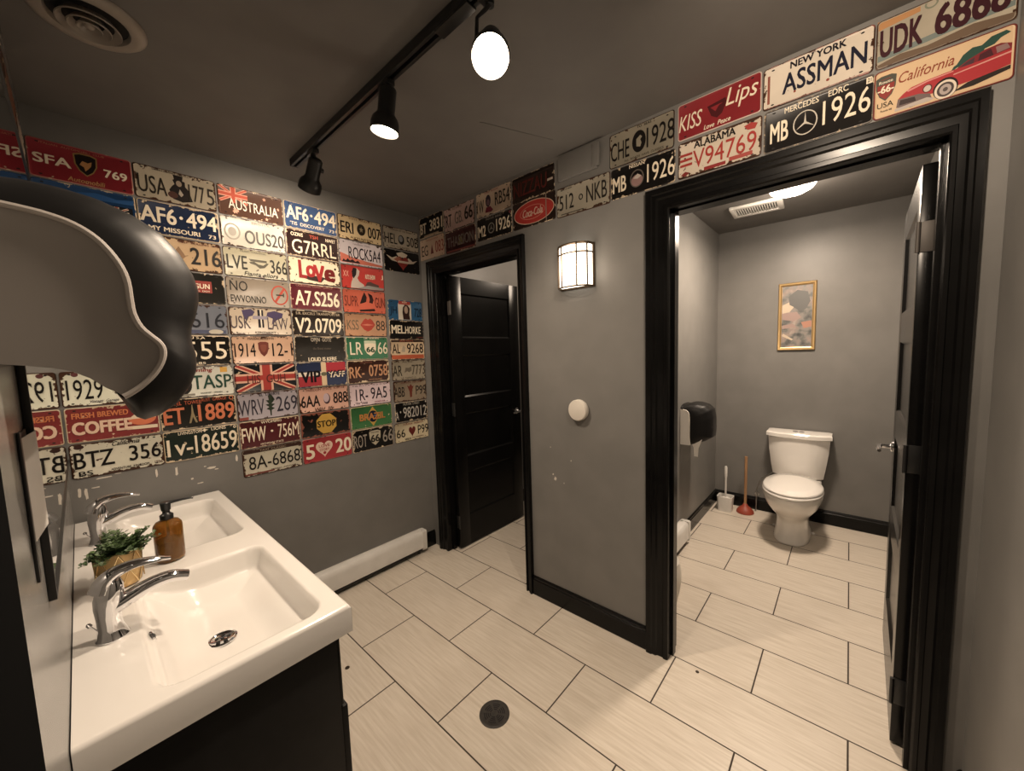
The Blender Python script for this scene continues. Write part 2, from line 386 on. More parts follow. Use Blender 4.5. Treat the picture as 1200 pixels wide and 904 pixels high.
MB().tube([(0,0,.194),(.02,-.003,.196),(.045,-.006,.197),(.066,-.008,.196),(.072,-.009,.194)], [.0055,.005,.004,.0034,.003], 12).build('nozzle', m_pump, sb)

# plant pot
pp = empty('potted_plant', (.098, -.825, CZ+.001), label='leafy green plant in a gold diamond-patterned pot', cat='plant')
pr = [(.0,.0),(.040,.0),(.047,.006),(.0515,.030),(.0515,.085),(.0500,.108),(.046,.110),(.046,.095),(.0,.095)]
MB().lathe(pr, n=48, cap0=False, cap1=False).build('pot', m_gold, pp, 50)
lat = MB()
for k in range(10):
    for s_ in (-1, 1):
        lat.tube([(.0520*math.cos(a), .0520*math.sin(a), z) for a, z in ((2*PI*k/8 + s_*2*PI/8*1.0*t/10, .008+.098*t/10) for t in range(11))], .0016, 6)
lat.build('wire_lattice', m_goldd, pp)
lf = MB(); st = MB(); rnd = random.Random(3)
for k in range(190):
    a = rnd.uniform(0, 2*PI); tilt = rnd.uniform(.05, 1.38); L = rnd.uniform(.050, .090)
    if math.cos(a) < -.55: L *= .62
    if abs(a - .53) < .75: L *= .66              # shorter sprigs where the bottle stands
    r0 = rnd.uniform(0, .035); base = Vector((r0*math.cos(a), r0*math.sin(a), .100))
    d = Vector((math.sin(tilt)*math.cos(a), math.sin(tilt)*math.sin(a), math.cos(tilt)*.72 + .22))
    pts = [base + d*L*t + Vector((0,0,-.022*t*t)) for t in (0, .33, .66, 1)]
    st.tube(pts, [.0010,.0009,.0008,.0006], 5)
    for t in [x/8 for x in range(2, 9)]:
        i = min(2, int(t*3)); p = pts[i].lerp(pts[i+1], t*3-i)
        for s_ in (-1, 1):
            dd = (d.cross(Vector((0,0,1))).normalized()*s_ + Vector((rnd.uniform(-.5,.5), rnd.uniform(-.5,.5), rnd.uniform(.0,.8)))).normalized()
            sd = dd.cross(Vector((rnd.uniform(-.4,.4), rnd.uniform(-.4,.4), 1))).normalized(); ll = rnd.uniform(.009, .015); ww = ll*.36; nn = sd.cross(dd)*ll*.15
            lf.add([p, p+dd*ll*.5+sd*ww+nn, p+dd*ll, p+dd*ll*.5-sd*ww+nn], [(0,1,2),(0,2,3)])
# keep leaves on the room side of the wall
def clear(v):
    x, y, z = max(v[0], -.094), v[1], v[2]; dx, dy = x-.124, y-.073; d = math.hypot(dx, dy)
    return (x, y, z) if d > .046 else (.124 + dx/d*.046, .073 + dy/d*.046, z)
lf.v = [clear(v) for v in lf.v]; st.v = [clear(v) for v in st.v]
lf.build('foliage', m_leaf, pp); st.build('stems', m_leaf, pp)
MB().lathe([(0,.0952),(.0455,.0952)], n=24, cap0=False, cap1=False).build('soil', mat('soil', (.03,.02,.012), .9), pp)

# ------------------------------------------------------------ mirror and notice on the left wall
mr = empty('wall_mirror', (0, -.73, 1.12), label='tall black-framed mirror on the left wall above the sink', cat='mirror')
def ch(e, n, mbx, mm): o = mbx.build(n, mm, e); o.location = -e.location; return o
ch(mr, 'mirror_glass', MB().box(.001, .0075, -1.445, -.004, 1.125, 2.205), m_mirror)
ch(mr, 'frame', MB().box(.0005, .0105, -1.452, -1.445, 1.118, 2.212, .001).box(.0005, .0105, -1.445, -.003, 1.118, 1.125, .001).box(.0005, .0105, -1.445, -.003, 2.205, 2.214, .001), m_darkmetal)
nt = empty('wall_notice', (0, -1.51, 1.25), label='white notice on the left wall below the large paper towel dispenser', cat='notice')
ch(nt, 'sheet', MB().loft([[(.0035,-1.556,z), (.007,-1.52,z), (.0125,-1.462,z), (.0115,-1.461,z), (.006,-1.52,z), (.0025,-1.556,z)] for z in (1.256, 1.415)]), m_paper)
ch(nt, 'frame', MB().box(.0005, .0040, -1.575, -1.557, 1.20, 1.425, .001).box(.0005, .0025, -1.557, -1.462, 1.25, 1.42), m_darkmetal)  # no real frame: shadow gap beside the sheet, built as a dark bar

# ------------------------------------------------------------ paper towel dispensers
# side profiles: x out from the wall, z relative to the dispenser's centre line
PAN = [(0.0206, 0.1245), (0.0369, 0.1229), (0.0538, 0.1205), (0.0742, 0.1147), (0.0897, 0.1060), (0.1032, 0.0935), (0.1150, 0.0753), (0.1227, 0.0571), (0.1264, 0.0379), (0.1271, 0.0160), (0.1285, -0.0061), (0.1350, -0.0260), (0.1455, -0.0395), (0.1549, -0.0510), (0.1578, -0.0629), (0.1543, -0.0792), (0.1442, -0.0974), (0.1293, -0.1140), (0.1153, -0.1250), (0.1086, -0.1288), (0.1045, -0.1239), (0.0915, -0.1138), (0.0777, -0.0997), (0.0620, -0.0890), (0.0463, -0.0838), (0.0240, -0.0793), (0.0010, -0.0760)]
COV = [(0.0200, 0.1774), (0.0402, 0.1798), (0.0732, 0.1792), (0.1116, 0.1728), (0.1497, 0.1571), (0.1806, 0.1352), (0.2018, 0.1066), (0.2174, 0.0730), (0.2229, 0.0474), (0.2220, 0.0261), (0.2157, -0.0005), (0.2076, -0.0223), (0.2059, -0.0434), (0.2101, -0.0702), (0.2079, -0.0970), (0.1974, -0.1231), (0.1768, -0.1529), (0.1520, -0.1702), (0.1330, -0.1751), (0.1244, -0.1690), (0.1204, -0.1558), (0.1145, -0.1425), (0.1116, -0.1353)]
def resample(pts, n):
    P = [Vector(p + (0,)) for p in pts]; d = [0]
    for a, b in zip(P, P[1:]): d.append(d[-1] + (b-a).length)
    out = []
    for k in range(n):
        t = d[-1]*k/(n-1); i = 0
        while i < len(d)-2 and d[i+1] < t: i += 1
        q = P[i].lerp(P[i+1], (t-d[i])/max(1e-9, d[i+1]-d[i])); out.append((q.x, q.y))
    return out
def dispenser(loc, rz, sc, label, m_side, m_lip, m_cov, width=.28, paper=False, PAN=PAN, COV=COV, LIPN=20):
    e = empty('paper_towel_dispenser', loc, rz, label=label, cat='paper towel dispenser'); e.scale = (sc, sc, sc)
    pan = [tuple(p) for p in PAN]; n = 64
    # body: grey side walls and back, closed polygon along the wall
    body = MB(); poly = [(.0015, pan[0][1]+.004)] + pan + [(.0015, pan[-1][1])]
    ins = poly
    body.loft([[(x, .0015, z) for x, z in ins], [(x, width-.0015, z) for x, z in ins]])
    body.build('body', m_side, e, 30)
    edge = catmull([(x, -.0005, z) for x, z in PAN[:LIPN]], 3)
    MB().tube(edge, (.0042, .0050), 8).build('side_lip', m_lip, e)
    inner = resample([(.0015, PAN[0][1]+.004)] + PAN[:LIPN], n); outer = resample([(.0015, COV[0][1]+.004)] + COV, n)
    secs = []
    prof = [(.0,.002),(.25,.004),(.5,.012),(.72,.026),(.88,.045),(.97,.066),(1.0,.09)]
    for t, y in prof: secs.append([(a[0]+(b[0]-a[0])*t, y, a[1]+(b[1]-a[1])*t) for a, b in zip(inner, outer)])
    for t, y in prof[::-1]: secs.append([(a[0]+(b[0]-a[0])*t, width-y, a[1]+(b[1]-a[1])*t) for a, b in zip(inner, outer)])
    cv = MB().loft(secs, False, False, closed=False); cv.build('cover', m_cov, e, 50)
    if paper: MB().prism([(.07,-.12),(.15,-.10),(.125,-.17),(.122,-.235),(.095,-.235),(.092,-.17)], width*.10, width*.10+.003, lambda a, b, h: (a, h, b)).build('paper_end', m_paper, e)
    return e
dispenser((.0, -1.660, 1.6), 0, 1, 'large black and grey paper towel dispenser at left beside the mirror', m_beige, m_beige2, m_smoke)
P2 = [(.02,.118),(.045,.112),(.060,.095),(.066,.05),(.066,-.05),(.068,-.11),(.074,-.145),(.066,-.150),(.03,-.150),(.0007,-.150)]
C2 = [(.02,.150),(.06,.164),(.11,.166),(.165,.152),(.200,.120),(.212,.06),(.214,-.03),(.210,-.085),(.16,-.120),(.11,-.140),(.082,-.146)]
dispenser((3.05, YF, .930), -PI/2, 1, 'small black dispenser on the stall wall left of the toilet', m_paper, m_offwhite, m_smoke, .25, True, P2, C2, 7)

# ------------------------------------------------------------ baseboard heaters
def heater(loc, rz, L, label):
    e = empty('baseboard_heater', loc, rz, label=label, cat='heater', group='white baseboard heaters')
    pf = [(.004,.150),(.030,.158),(.052,.154),(.062,.142),(.066,.120),(.068,.030),(.064,.026),(.062,.030),(.060,.118),(.056,.134),(.046,.146),(.004,.146)]
    MB().loft([[(.012, -a, z+.02) for a, z in pf], [(L-.012, -a, z+.02) for a, z in pf]]).build('cover', m_plastic_white, e)
    MB().box(.01, L-.01, -.005, -.001, .02, .178).build('back_plate', m_plastic_white, e)
    MB().box(.014, L-.014, -.050, -.012, .055, .10).build('fins', m_hole, e)
    for x in (0, L-.034): MB().prism(rrect(.001, .071, .028, .181, .012), x, x+.034, lambda a, z, h: (h, -a, z)).build('end_cap', m_plastic_white, e)
    MB().box(.02, L-.02, -.052, -.006, .02, .032).build('bottom_tray', m_darkmetal, e)
    for x in (.06, L-.06): MB().box(x, x+.01, -.045, -.006, 0, .022).build('foot', m_darkmetal, e)
    return e
heater((.56, -.0005, 0), 0, 1.17, 'long white baseboard heater along the wall under the plates')
heater((2.25, YF-.0005, 0), 0, .84, 'white baseboard heater inside the toilet stall')

# ------------------------------------------------------------ toilet
tl = empty('toilet', (XE, -2.168, 0), PI, label='white two-piece toilet with closed lid in the stall', cat='toilet')   # local +x points into the stall room
def ring(cx, a, b, z, e=2.0, n=44, back=None): 
    r = [(x, y, z) for x, y in sellipse(cx, 0, a, b, n, e)]
    return r if back is None else [(max(x, back), y, zz) for x, y, zz in r]
pd = MB()
pd.loft([ring(.355,.255,.118,0,2.6), ring(.355,.258,.121,.008,2.6), ring(.352,.250,.115,.03,2.6), ring(.345,.236,.104,.09,2.5), ring(.345,.232,.102,.15,2.4), ring(.36,.242,.112,.195,2.3), ring(.39,.265,.140,.235,2.2), ring(.43,.285,.166,.285,2.1), ring(.455,.293,.182,.335,2.1), ring(.462,.296,.189,.375,2.1), ring(.462,.294,.188,.392,2.1)])
pd.box(.03, .34, -.165, .165, .345, .392, .02, seg=3)
pd.build('bowl', m_white, tl, 40)
MB().loft([ring(.470,.285,.188,.394,2.1), ring(.470,.290,.192,.398,2.1), ring(.470,.290,.192,.408,2.1), ring(.470,.284,.187,.413,2.1)]).build('seat', m_white, tl, 50)
MB().loft([ring(.468,.278,.184,.415,2.1), ring(.468,.284,.189,.419,2.1), ring(.468,.284,.189,.429,2.1), ring(.466,.274,.180,.438,2.1), ring(.46,.20,.13,.442,2.0)]).build('lid', m_white, tl, 50)
for s_ in (-1, 1): MB().lathe([(.012,0),(.014,.004),(.014,.022),(.010,.028)], (.195, s_*.075, .392), (0,0,1), 16).build('hinge', m_white, tl)
def tank_ring(hw, d, z, bow):
    pts = []; n = 16
    for k in range(n+1):
        y = -hw + 2*hw*k/n; pts.append((d - bow*(abs(y)/hw)**3.2, y, z))
    return pts + [(.018, hw, z), (.018, -hw, z)]
MB().loft([tank_ring(.150,.135,.385,.05), tank_ring(.172,.160,.405,.05), tank_ring(.186,.178,.50,.055), tank_ring(.200,.188,.62,.06), tank_ring(.208,.192,.735,.06)]).build('tank', m_white, tl, 40)
MB().loft([tank_ring(.212,.199,.735,.05), tank_ring(.220,.207,.740,.05), tank_ring(.220,.207,.768,.05), tank_ring(.215,.200,.777,.05), tank_ring(.19,.17,.780,.05)]).build('tank_lid', m_white, tl, 30)
for s_ in (-1, 1): MB().lathe([(.020,0),(.020,.004),(.016,.006)], (.11, s_*.021, .779), (0,0,1), 20).build('flush_button', m_chrome, tl)
for s_ in (-1, 1): MB().lathe([(.012,0),(.012,.008),(.006,.014)], (.30, s_*.128, .006), (0,0,1), 14).build('bolt_cap', m_white, tl)
vl = MB().lathe([(.018,0),(.018,.004),(.006,.005),(.006,.03)], (XE-.017, -1.87, .15), (-1,0,0), 16)
vl.tube([(XE-.04,-1.87,.15),(XE-.045,-1.87,.20),(XE-.05,-1.90,.30),(XE-.06,-1.99,.39)], .004, 8)
vl.lathe([(.011,0),(.011,.02)], (XE-.045,-1.87,.14), (0,0,1), 12)
vl.tube([(XE-.04,-1.87,.14),(XE-.05,-1.87,.04),(XE-.06,-1.87,.001)], .006, 8)
tag(vl.build('supply_valve', m_steel), 'small water supply valve on the wall left of the toilet', 'valve')

tb = empty('toilet_brush', (3.925, -1.648, 0), label='white toilet brush standing in its holder in the stall corner', cat='toilet brush')
MB().loft([[(x,y,0) for x,y in rrect(-.052,.052,-.056,.056,.02)], [(x,y,.135) for x,y in rrect(-.058,.058,-.064,.064,.022)], [(x,y,.135) for x,y in rrect(-.052,.052,-.058,.058,.020)], [(x,y,.05) for x,y in rrect(-.048,.048,-.052,.052,.02)]]).build('holder', m_plastic_white, tb)
MB().lathe([(.0085,.05),(.0085,.30),(.012,.32),(.0125,.40),(.008,.415)], (0,.0,0), n=14).build('handle', m_plastic_white, tb)
MB().lathe([(.02,.052),(.036,.07),(.036,.115),(.012,.125)], n=20).build('bristles', m_paper, tb)
pg = empty('plunger', (3.965, -1.800, 0), label='wooden-handled plunger with red rubber cup beside the toilet brush', cat='plunger')
MB().lathe([(.066,.0),(.070,.004),(.066,.022),(.050,.044),(.034,.056),(.022,.066),(.016,.082),(.0115,.084)], n=32).build('cup', m_rubber, pg, 50)
MB().tube([(0,0,.07),(0,0,.52)], .0115, 14).build('handle', m_wood, pg)
bn = empty('waste_bin', (2.28, -1.650, 0), label='rounded off-white waste bin just inside the toilet stall', cat='bin')
MB().lathe([(0,.0),(.085,.0),(.095,.006),(.112,.08),(.121,.15),(.118,.21),(.105,.25),(.105,.25)], n=36, cap0=False).build('bucket', m_offwhite, bn, 50)
MB().lathe([(.108,.250),(.110,.256),(.09,.266),(.0,.270)], n=36, cap1=False).build('lid', m_offwhite, bn, 50)

# ------------------------------------------------------------ ceiling fittings
TX, TZ = .90, H
tr = empty('lighting_track', (TX, -1.4, TZ), label='long black track on the ceiling carrying the spotlights', cat='light track')
ch(tr, 'rail', MB().box(TX-.018, TX-.006, -2.75, -.27, TZ-.036, TZ-.0005, .001).box(TX+.006, TX+.018, -2.75, -.27, TZ-.036, TZ-.0005, .001).box(TX-.008, TX+.008, -2.75, -.27, TZ-.010, TZ-.0005), m_darkmetal)
ch(tr, 'end_cap', MB().box(TX-.0185, TX+.0185, -.272, -.255, TZ-.037, TZ-.0005, .002), m_darkmetal)
ch(tr, 'power_feed', MB().box(TX-.019, TX+.019, -1.62, -1.47, TZ-.043, TZ-.034, .002), m_darkmetal)
m_lamp = mat('lamp_glow', (1,.9,.75), .5, emit=(1.0,.80,.58), es=34)
def spot(y, d, label, power, dz=0, spot_size=95):
    e = empty('track_spotlight', (TX, y, TZ-.036), label=label, cat='spotlight', group='black track spotlights')
    d = Vector(d).normalized()
    MB().box(-.015, .015, -.035, .035, -.022, -.001, .003).lathe([(.013,-.001),(.013,-.028)], (0,0,-.018), n=16).build('adapter', m_darkmetal, e)
    side = Vector((0,1,0)) if abs(d.y) < .4 else Vector((d.y,-d.x,0)).normalized()
    p = Vector((0,0,-.085+dz))
    MB().tube([(0,0,-.04), Vector((0,0,-.055))+side*.012, Vector((0,0,-.075))+side*.036, p+side*.040], [.008,.006,.005,.006], 8).lathe([(.011,0),(.011,.012)], p+side*.030, side, 12).build('bracket', m_darkmetal, e)
    ax = p - d*.045
    MB().lathe([(.0,-.003),(.022,-.003),(.030,.004),(.031,.010),(.031,.085),(.034,.092),(.047,.108),(.051,.125),(.051,.150),(.049,.152),(.048,.135),(.044,.120),(.0,.110)], ax, d, 36, cap0=False, cap1=False).build('housing', m_darkmetal, e, 40)
    MB().lathe([(.0465,.139),(.038,.147),(.022,.152),(.0,.1535)], ax, d, 32, cap0=True, cap1=False).build('bulb_face', m_lamp, e, 60)['label'] = 'glowing warm bulb face'
    light('spot_beam', 'SPOT', e.location + ax + d*.17, power, WARM, .04, d, math.radians(spot_size), .6)
    return e
spot(-.50, (-.02, .72, -.85), 'black spotlight nearest the back wall plates, aimed at the wall', P_SPOT[0], spot_size=172)
spot(-1.16, (-.08, .15, -1), 'middle black spotlight on the ceiling track, pointing down', P_SPOT[1], .02, spot_size=160)
spot(-1.69, (-.58, -.50, -.95), 'glaring spotlight on the track turned toward the viewer', P_SPOT[2], -.058, spot_size=160)
# the track runs on over the doorway with more lamps behind the viewpoint
light('spot_beam', 'SPOT', (TX, -2.40, 2.36), 34, WARM, .04, (.80, .05, -.50), math.radians(150), .9)

# round ceiling diffuser
dv = empty('round_ceiling_vent', (.177, -.730, H), label='round white ceiling vent of nested rings at top left', cat='vent')
v = MB()
v.lathe([(.128,-.0005),(.128,-.005),(.120,-.012),(.104,-.017),(.090,-.014),(.086,-.004),(.086,-.0005)], n=56, cap0=False, cap1=False); v.build('outer_ring', m_vent, dv, 50)
for r0, r1, z0, z1 in ((.070,.056,-.026,-.008),(.048,.034,-.030,-.011),(.028,.018,-.031,-.014)):
    MB().lathe([(r0,z0),(r1,z1),(r1-.002,z1-.003),(r0-.002,z0-.003),(r0,z0)], n=48, cap0=False, cap1=False).build('ring', m_vent, dv, 60)
MB().lathe([(0,-.012),(.011,-.014),(.013,-.024),(.008,-.031),(0,-.031)], n=28, cap0=False, cap1=False).build('center_boss', m_vent, dv, 60)
MB().lathe([(0,-.0008),(.086,-.0008)], n=40, cap0=False, cap1=False).build('dark_throat', m_hole, dv)

# stall ceiling vent and lamp
gv = empty('exhaust_vent', (3.54, -1.905, H), math.radians(3), label='white slatted exhaust vent on the stall ceiling', cat='vent')
v = MB()
v.box(-.125,.125,-.165,-.135,-.022,-.0005,.004).box(-.125,.125,.135,.165,-.022,-.0005,.004).box(-.125,-.085,-.14,.14,-.022,-.0005,.004).box(.085,.125,-.14,.14,-.022,-.0005,.004)
v.build('frame', m_plastic_white, gv)
for k in range(18): MB().box(-.086,.086,-.131+.0154*k-.0035,-.131+.0154*k+.0035,-.020,-.008,.001).build('slat', m_plastic_white, gv)
MB().box(-.09,.09,-.14,.14,-.003,-.0008).build('dark_duct', m_hole, gv)
cl = empty('ceiling_light', (3.16, -2.155, H), label='glowing round ceiling light in the toilet stall', cat='ceiling light')
MB().lathe([(.135,-.0005),(.138,-.006),(.138,-.022),(.130,-.024)], n=40).build('base', m_offwhite, cl, 40)
MB().lathe([(.128,-.024),(.126,-.040),(.110,-.062),(.075,-.080),(.035,-.088),(0,-.089)], n=40, cap1=False).build('diffuser', mat('diffuser_glow', (1,.9,.8), .5, emit=(1.0,.86,.70), es=16), cl, 60)
MB().lathe([(.010,-.086),(.008,-.098),(.003,-.102)], n=14).build('finial', m_steel, cl)
light('stall_lamp', 'AREA', (3.16, -2.155, H-.12), P_STALL, WARM2, .26, (0,0,-1))
light('stall_lamp_side', 'POINT', (3.16, -2.155, H-.16), P_STALL*.30, WARM2, .1)
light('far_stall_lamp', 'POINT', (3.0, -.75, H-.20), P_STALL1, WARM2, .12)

# ------------------------------------------------------------ sconce, dial, painted cover
sc_ = empty('wall_sconce', (W, -1.372, 1.955), label='lit frosted half-round sconce with dark bars beside the first stall door', cat='wall lamp')
hw, dp, z0, z1 = .098, .085, -.108, .105
def arc(r=1.0, n=20): return [(-dp*math.sin(PI*k/n)**.8*r if 0 < k < n else 0, hw*math.cos(PI*k/n)*r) for k in range(n+1)]
MB().loft([[(x-.004, y, z) for x, y in arc(.94)] for z in (z0+.006, z1-.006)]).build('glass_shade', mat('sconce_glow', (1,.9,.8), .5, emit=(1.0,.88,.72), es=2.0), sc_, 40)
fm = MB()
fm.box(-.006, -.0005, -hw-.006, hw+.006, z0-.004, z1+.004, .001)
for z in (z0, z1, z1-.045): fm.tube([(x-.004, y, z) for x, y in arc()], (.0042, .0026), 6)
fm.build('frame', m_steel if False else mat('bronze_metal', (.10,.07,.045), .4, .8), sc_)
for k in (0, 3, 7, 13, 17, 20):
    x, y = arc()[k]; MB().tube([(x-.005, y, z0), (x-.005, y, z1)], .0042, 8).build('bar', MC['bronze_metal'], sc_)
light('sconce_bulb', 'POINT', (W-.13, -1.372, 1.955), P_SCONCE, WARM, .07)
dl = MB().lathe([(.050,.0005),(.054,.004),(.058,.010),(.058,.028),(.053,.036),(.030,.040),(0,.041)], (W, -1.375, 1.196), (-1,0,0), 40, cap1=False)
dl = dl.build('wall_dial', m_offwhite, None, 40); tag(dl, 'round off-white dial on the wall below the lit sconce', 'wall dial')
jb = MB().box(W-.016, W-.0005, -1.50, -1.27, 2.415, 2.535, .003).box(W-.022, W-.004, -1.515, -1.475, 2.425, 2.53, .004)
tag(jb.build('cover_box', m_wall), 'painted-over cover box high on the wall between plates', 'cover box')

# ------------------------------------------------------------ picture
pc = empty('framed_picture', (XE, -2.121, 1.745), label='small gold-framed picture on the wall above the toilet', cat='picture')
def frame_ring(w_, h_, x): return [(x, -w_/2, -h_/2), (x, w_/2, -h_/2), (x, w_/2, h_/2), (x, -w_/2, h_/2)]
MB().loft([frame_ring(.258,.566,-.001), frame_ring(.258,.566,-.014), frame_ring(.246,.554,-.022), frame_ring(.226,.534,-.020), frame_ring(.216,.524,-.014), frame_ring(.206,.514,-.012), frame_ring(.206,.514,-.004)], False, False).build('frame', m_gold, pc, 20)
pic = mat('painted_scene', (.3,.3,.3), .5); t = NT(pic); tc = t.n('ShaderNodeTexCoord'); sx = t.n('ShaderNodeSeparateXYZ'); t.l(tc, sx, 0, 0)
nz = t.n('ShaderNodeTexNoise'); nz.inputs['Scale'].default_value = 16; nz.inputs['Detail'].default_value = 6; t.l(tc, nz, 3, 0)
cr = t.n('ShaderNodeValToRGB'); el = cr.color_ramp.elements; el[0].position = .32; el[0].color = (.05,.05,.05,1); el[1].position = .70; el[1].color = (.32,.28,.25,1)
for ps, c in ((.42,(.11,.11,.105,1)),(.52,(.20,.185,.17,1)),(.58,(.23,.18,.16,1))): q = el.new(ps); q.color = c
t.l(nz, cr); t.t.links.new(cr.outputs[0], t.b.inputs['Base Color'])
art = MB().box(-.008, -.004, -.1035, .1035, -.2575, .2575)
art.build('artwork', pic, pc)
shp = MB()
def pp2(poly, mi, dx): shp.prism([(x, y) for x, y in poly], -.0082-dx, -.0086-dx, lambda a, b, h: (h, -a, b), mi)
pp2([(-.10,.10),(-.04,.13),(-.02,.08),(-.05,.04),(-.10,.03)], 0, 0)
pp2([(-.10,.03),(.0,.04),(.03,-.01),(-.02,-.04),(-.10,-.02)], 1, .0001)
pp2([(.03,-.05),(.10,-.04),(.10,-.09),(.05,-.10)], 2, 0)
pp2([(-.06,.17),(.0,.22),(.07,.20),(.09,.12),(.06,.06),(.02,.04),(-.02,.08),(-.05,.10)], 3, .0002)
pp2([(-.10,-.07),(-.02,-.06),(.0,-.09),(-.10,-.10)], 1, 0)
pp2([(-.09,-.14),(-.02,-.19),(-.03,-.20),(-.10,-.16)], 0, 0)
shp.build('painted_shapes', [mat('art_cream', (.46,.38,.29), .5), mat('art_rose', (.28,.20,.18), .5), mat('art_red', (.34,.17,.12), .5), mat('art_slate', (.10,.10,.098), .5)], pc)

# ------------------------------------------------------------ floor drain, plugs
dr = empty('floor_drain', (1.103, -1.391, 0), label='round black slotted drain in the tiled floor', cat='floor drain')
MB().lathe([(.064,.0003),(.0635,.003),(.058,.0045),(.052,.0035),(0,.0035)], n=44, cap1=False).build('plate', noisy('cast_iron', (.020,.018,.016), (.035,.03,.026), 60, .5, .2), dr, 60)
sl = MB()
for r in (.018, .026, .034, .042):
    for q in range(6):
        a0 = q*PI/3 + .14; a1 = (q+1)*PI/3 - .14; n = 8
        o_ = [((r+.0022)*math.cos(a0+(a1-a0)*k/n), (r+.0022)*math.sin(a0+(a1-a0)*k/n)) for k in range(n+1)]
        i_ = [((r-.0022)*math.cos(a0+(a1-a0)*k/n), (r-.0022)*math.sin(a0+(a1-a0)*k/n)) for k in range(n, -1, -1)]
        sl.prism(o_ + i_, .0036, .0039)
sl.build('slots', m_hole, dr)
def plug(x, y, r, label):
    tag(MB().lathe([(r,.0003),(r*.95,.002),(r*.5,.0026),(0,.002)], (x,y,0), n=20, cap1=False).build('floor_plug', mat('dark_bronze', (.05,.035,.025), .5, .6), None, 60), label, 'floor plug', 'small floor plugs')
plug(.815, -.665, .011, 'small dark plug in the floor near the vanity')
plug(1.86, -1.98, .008, 'tiny dark plug in the floor at the stall doorway')

# bare plaster patches where tape came off the back wall
rnd = random.Random(11)
for x, z, wv, hv in ((.102,1.022,.060,.007),(.145,1.030,.03,.004),(.026,.975,.012,.045),(.045,.965,.012,.055),(.075,.985,.03,.007),(.272,1.000,.010,.045),(.344,.986,.012,.055),(.482,.972,.045,.012),(.50,.96,.02,.006),(.455,.985,.012,.006),(.592,.998,.012,.042),(.43,.905,.03,.006),(.40,.935,.012,.010)):
    pts = []
    for k in range(14):
        a = 2*PI*k/14; r = rnd.uniform(.6, 1.0); pts.append((x + wv/2*r*math.copysign(abs(math.cos(a))**.6, math.cos(a)), z + hv/2*r*math.copysign(abs(math.sin(a))**.6, math.sin(a))))
    MB().prism(pts, -.0001, -.0006, lambda a, b, h: (a, h, b)).build('bare_patch', m_chip, wall_back)
for y, z, r in ((-1.20,.775,.012),(-1.185,.80,.006),(-1.31,.90,.004),(-1.26,.76,.004),(-1.17,.96,.003)):
    MB().prism([(y + r*rnd.uniform(.4,1)*math.cos(k*PI/5), z + r*1.3*rnd.uniform(.4,1)*math.sin(k*PI/5)) for k in range(10)], W-.0002, W-.0006, lambda a, b, h: (h, a, b)).build('bare_patch', m_chip, wall_right)

# ------------------------------------------------------------ novelty number plates
TCACHE = {}
def text_geo(body, bold, shear, ext):
    bold = max(0, min(.045, bold)); key = (body, bold, shear, ext)
    if key not in TCACHE:
        cu = bpy.data.curves.new('t', 'FONT'); cu.body = body; cu.size = 1; cu.offset = 0; cu.shear = shear; cu.resolution_u = 3; cu.extrude = .01 if ext else 0
        o = bpy.data.objects.new('t', cu); C.objects.link(o); dg = bpy.context.evaluated_depsgraph_get(); dg.update()
        me = bpy.data.meshes.new_from_object(o.evaluated_get(dg), depsgraph=dg)
        vs = [v.co.copy() for v in me.vertices]; fs = [tuple(p.vertices) for p in me.polygons]
        if bold > .008:                          # heavier strokes: the outline repeated a little to each side
            n = len(vs); vs = [v + Vector((d*bold, e*bold*.5, z_*1e-4 if v.z >= 0 else 0)) for z_, (d, e) in enumerate(((-1,-1),(1,1),(-1,1),(1,-1))) for v in vs]; fs = [tuple(i + k*n for i in f) for k in range(4) for f in fs]
        bpy.data.objects.remove(o, do_unlink=True); bpy.data.meshes.remove(me); bpy.data.curves.remove(cu)
        TCACHE[key] = (vs, fs)
    return TCACHE[key]
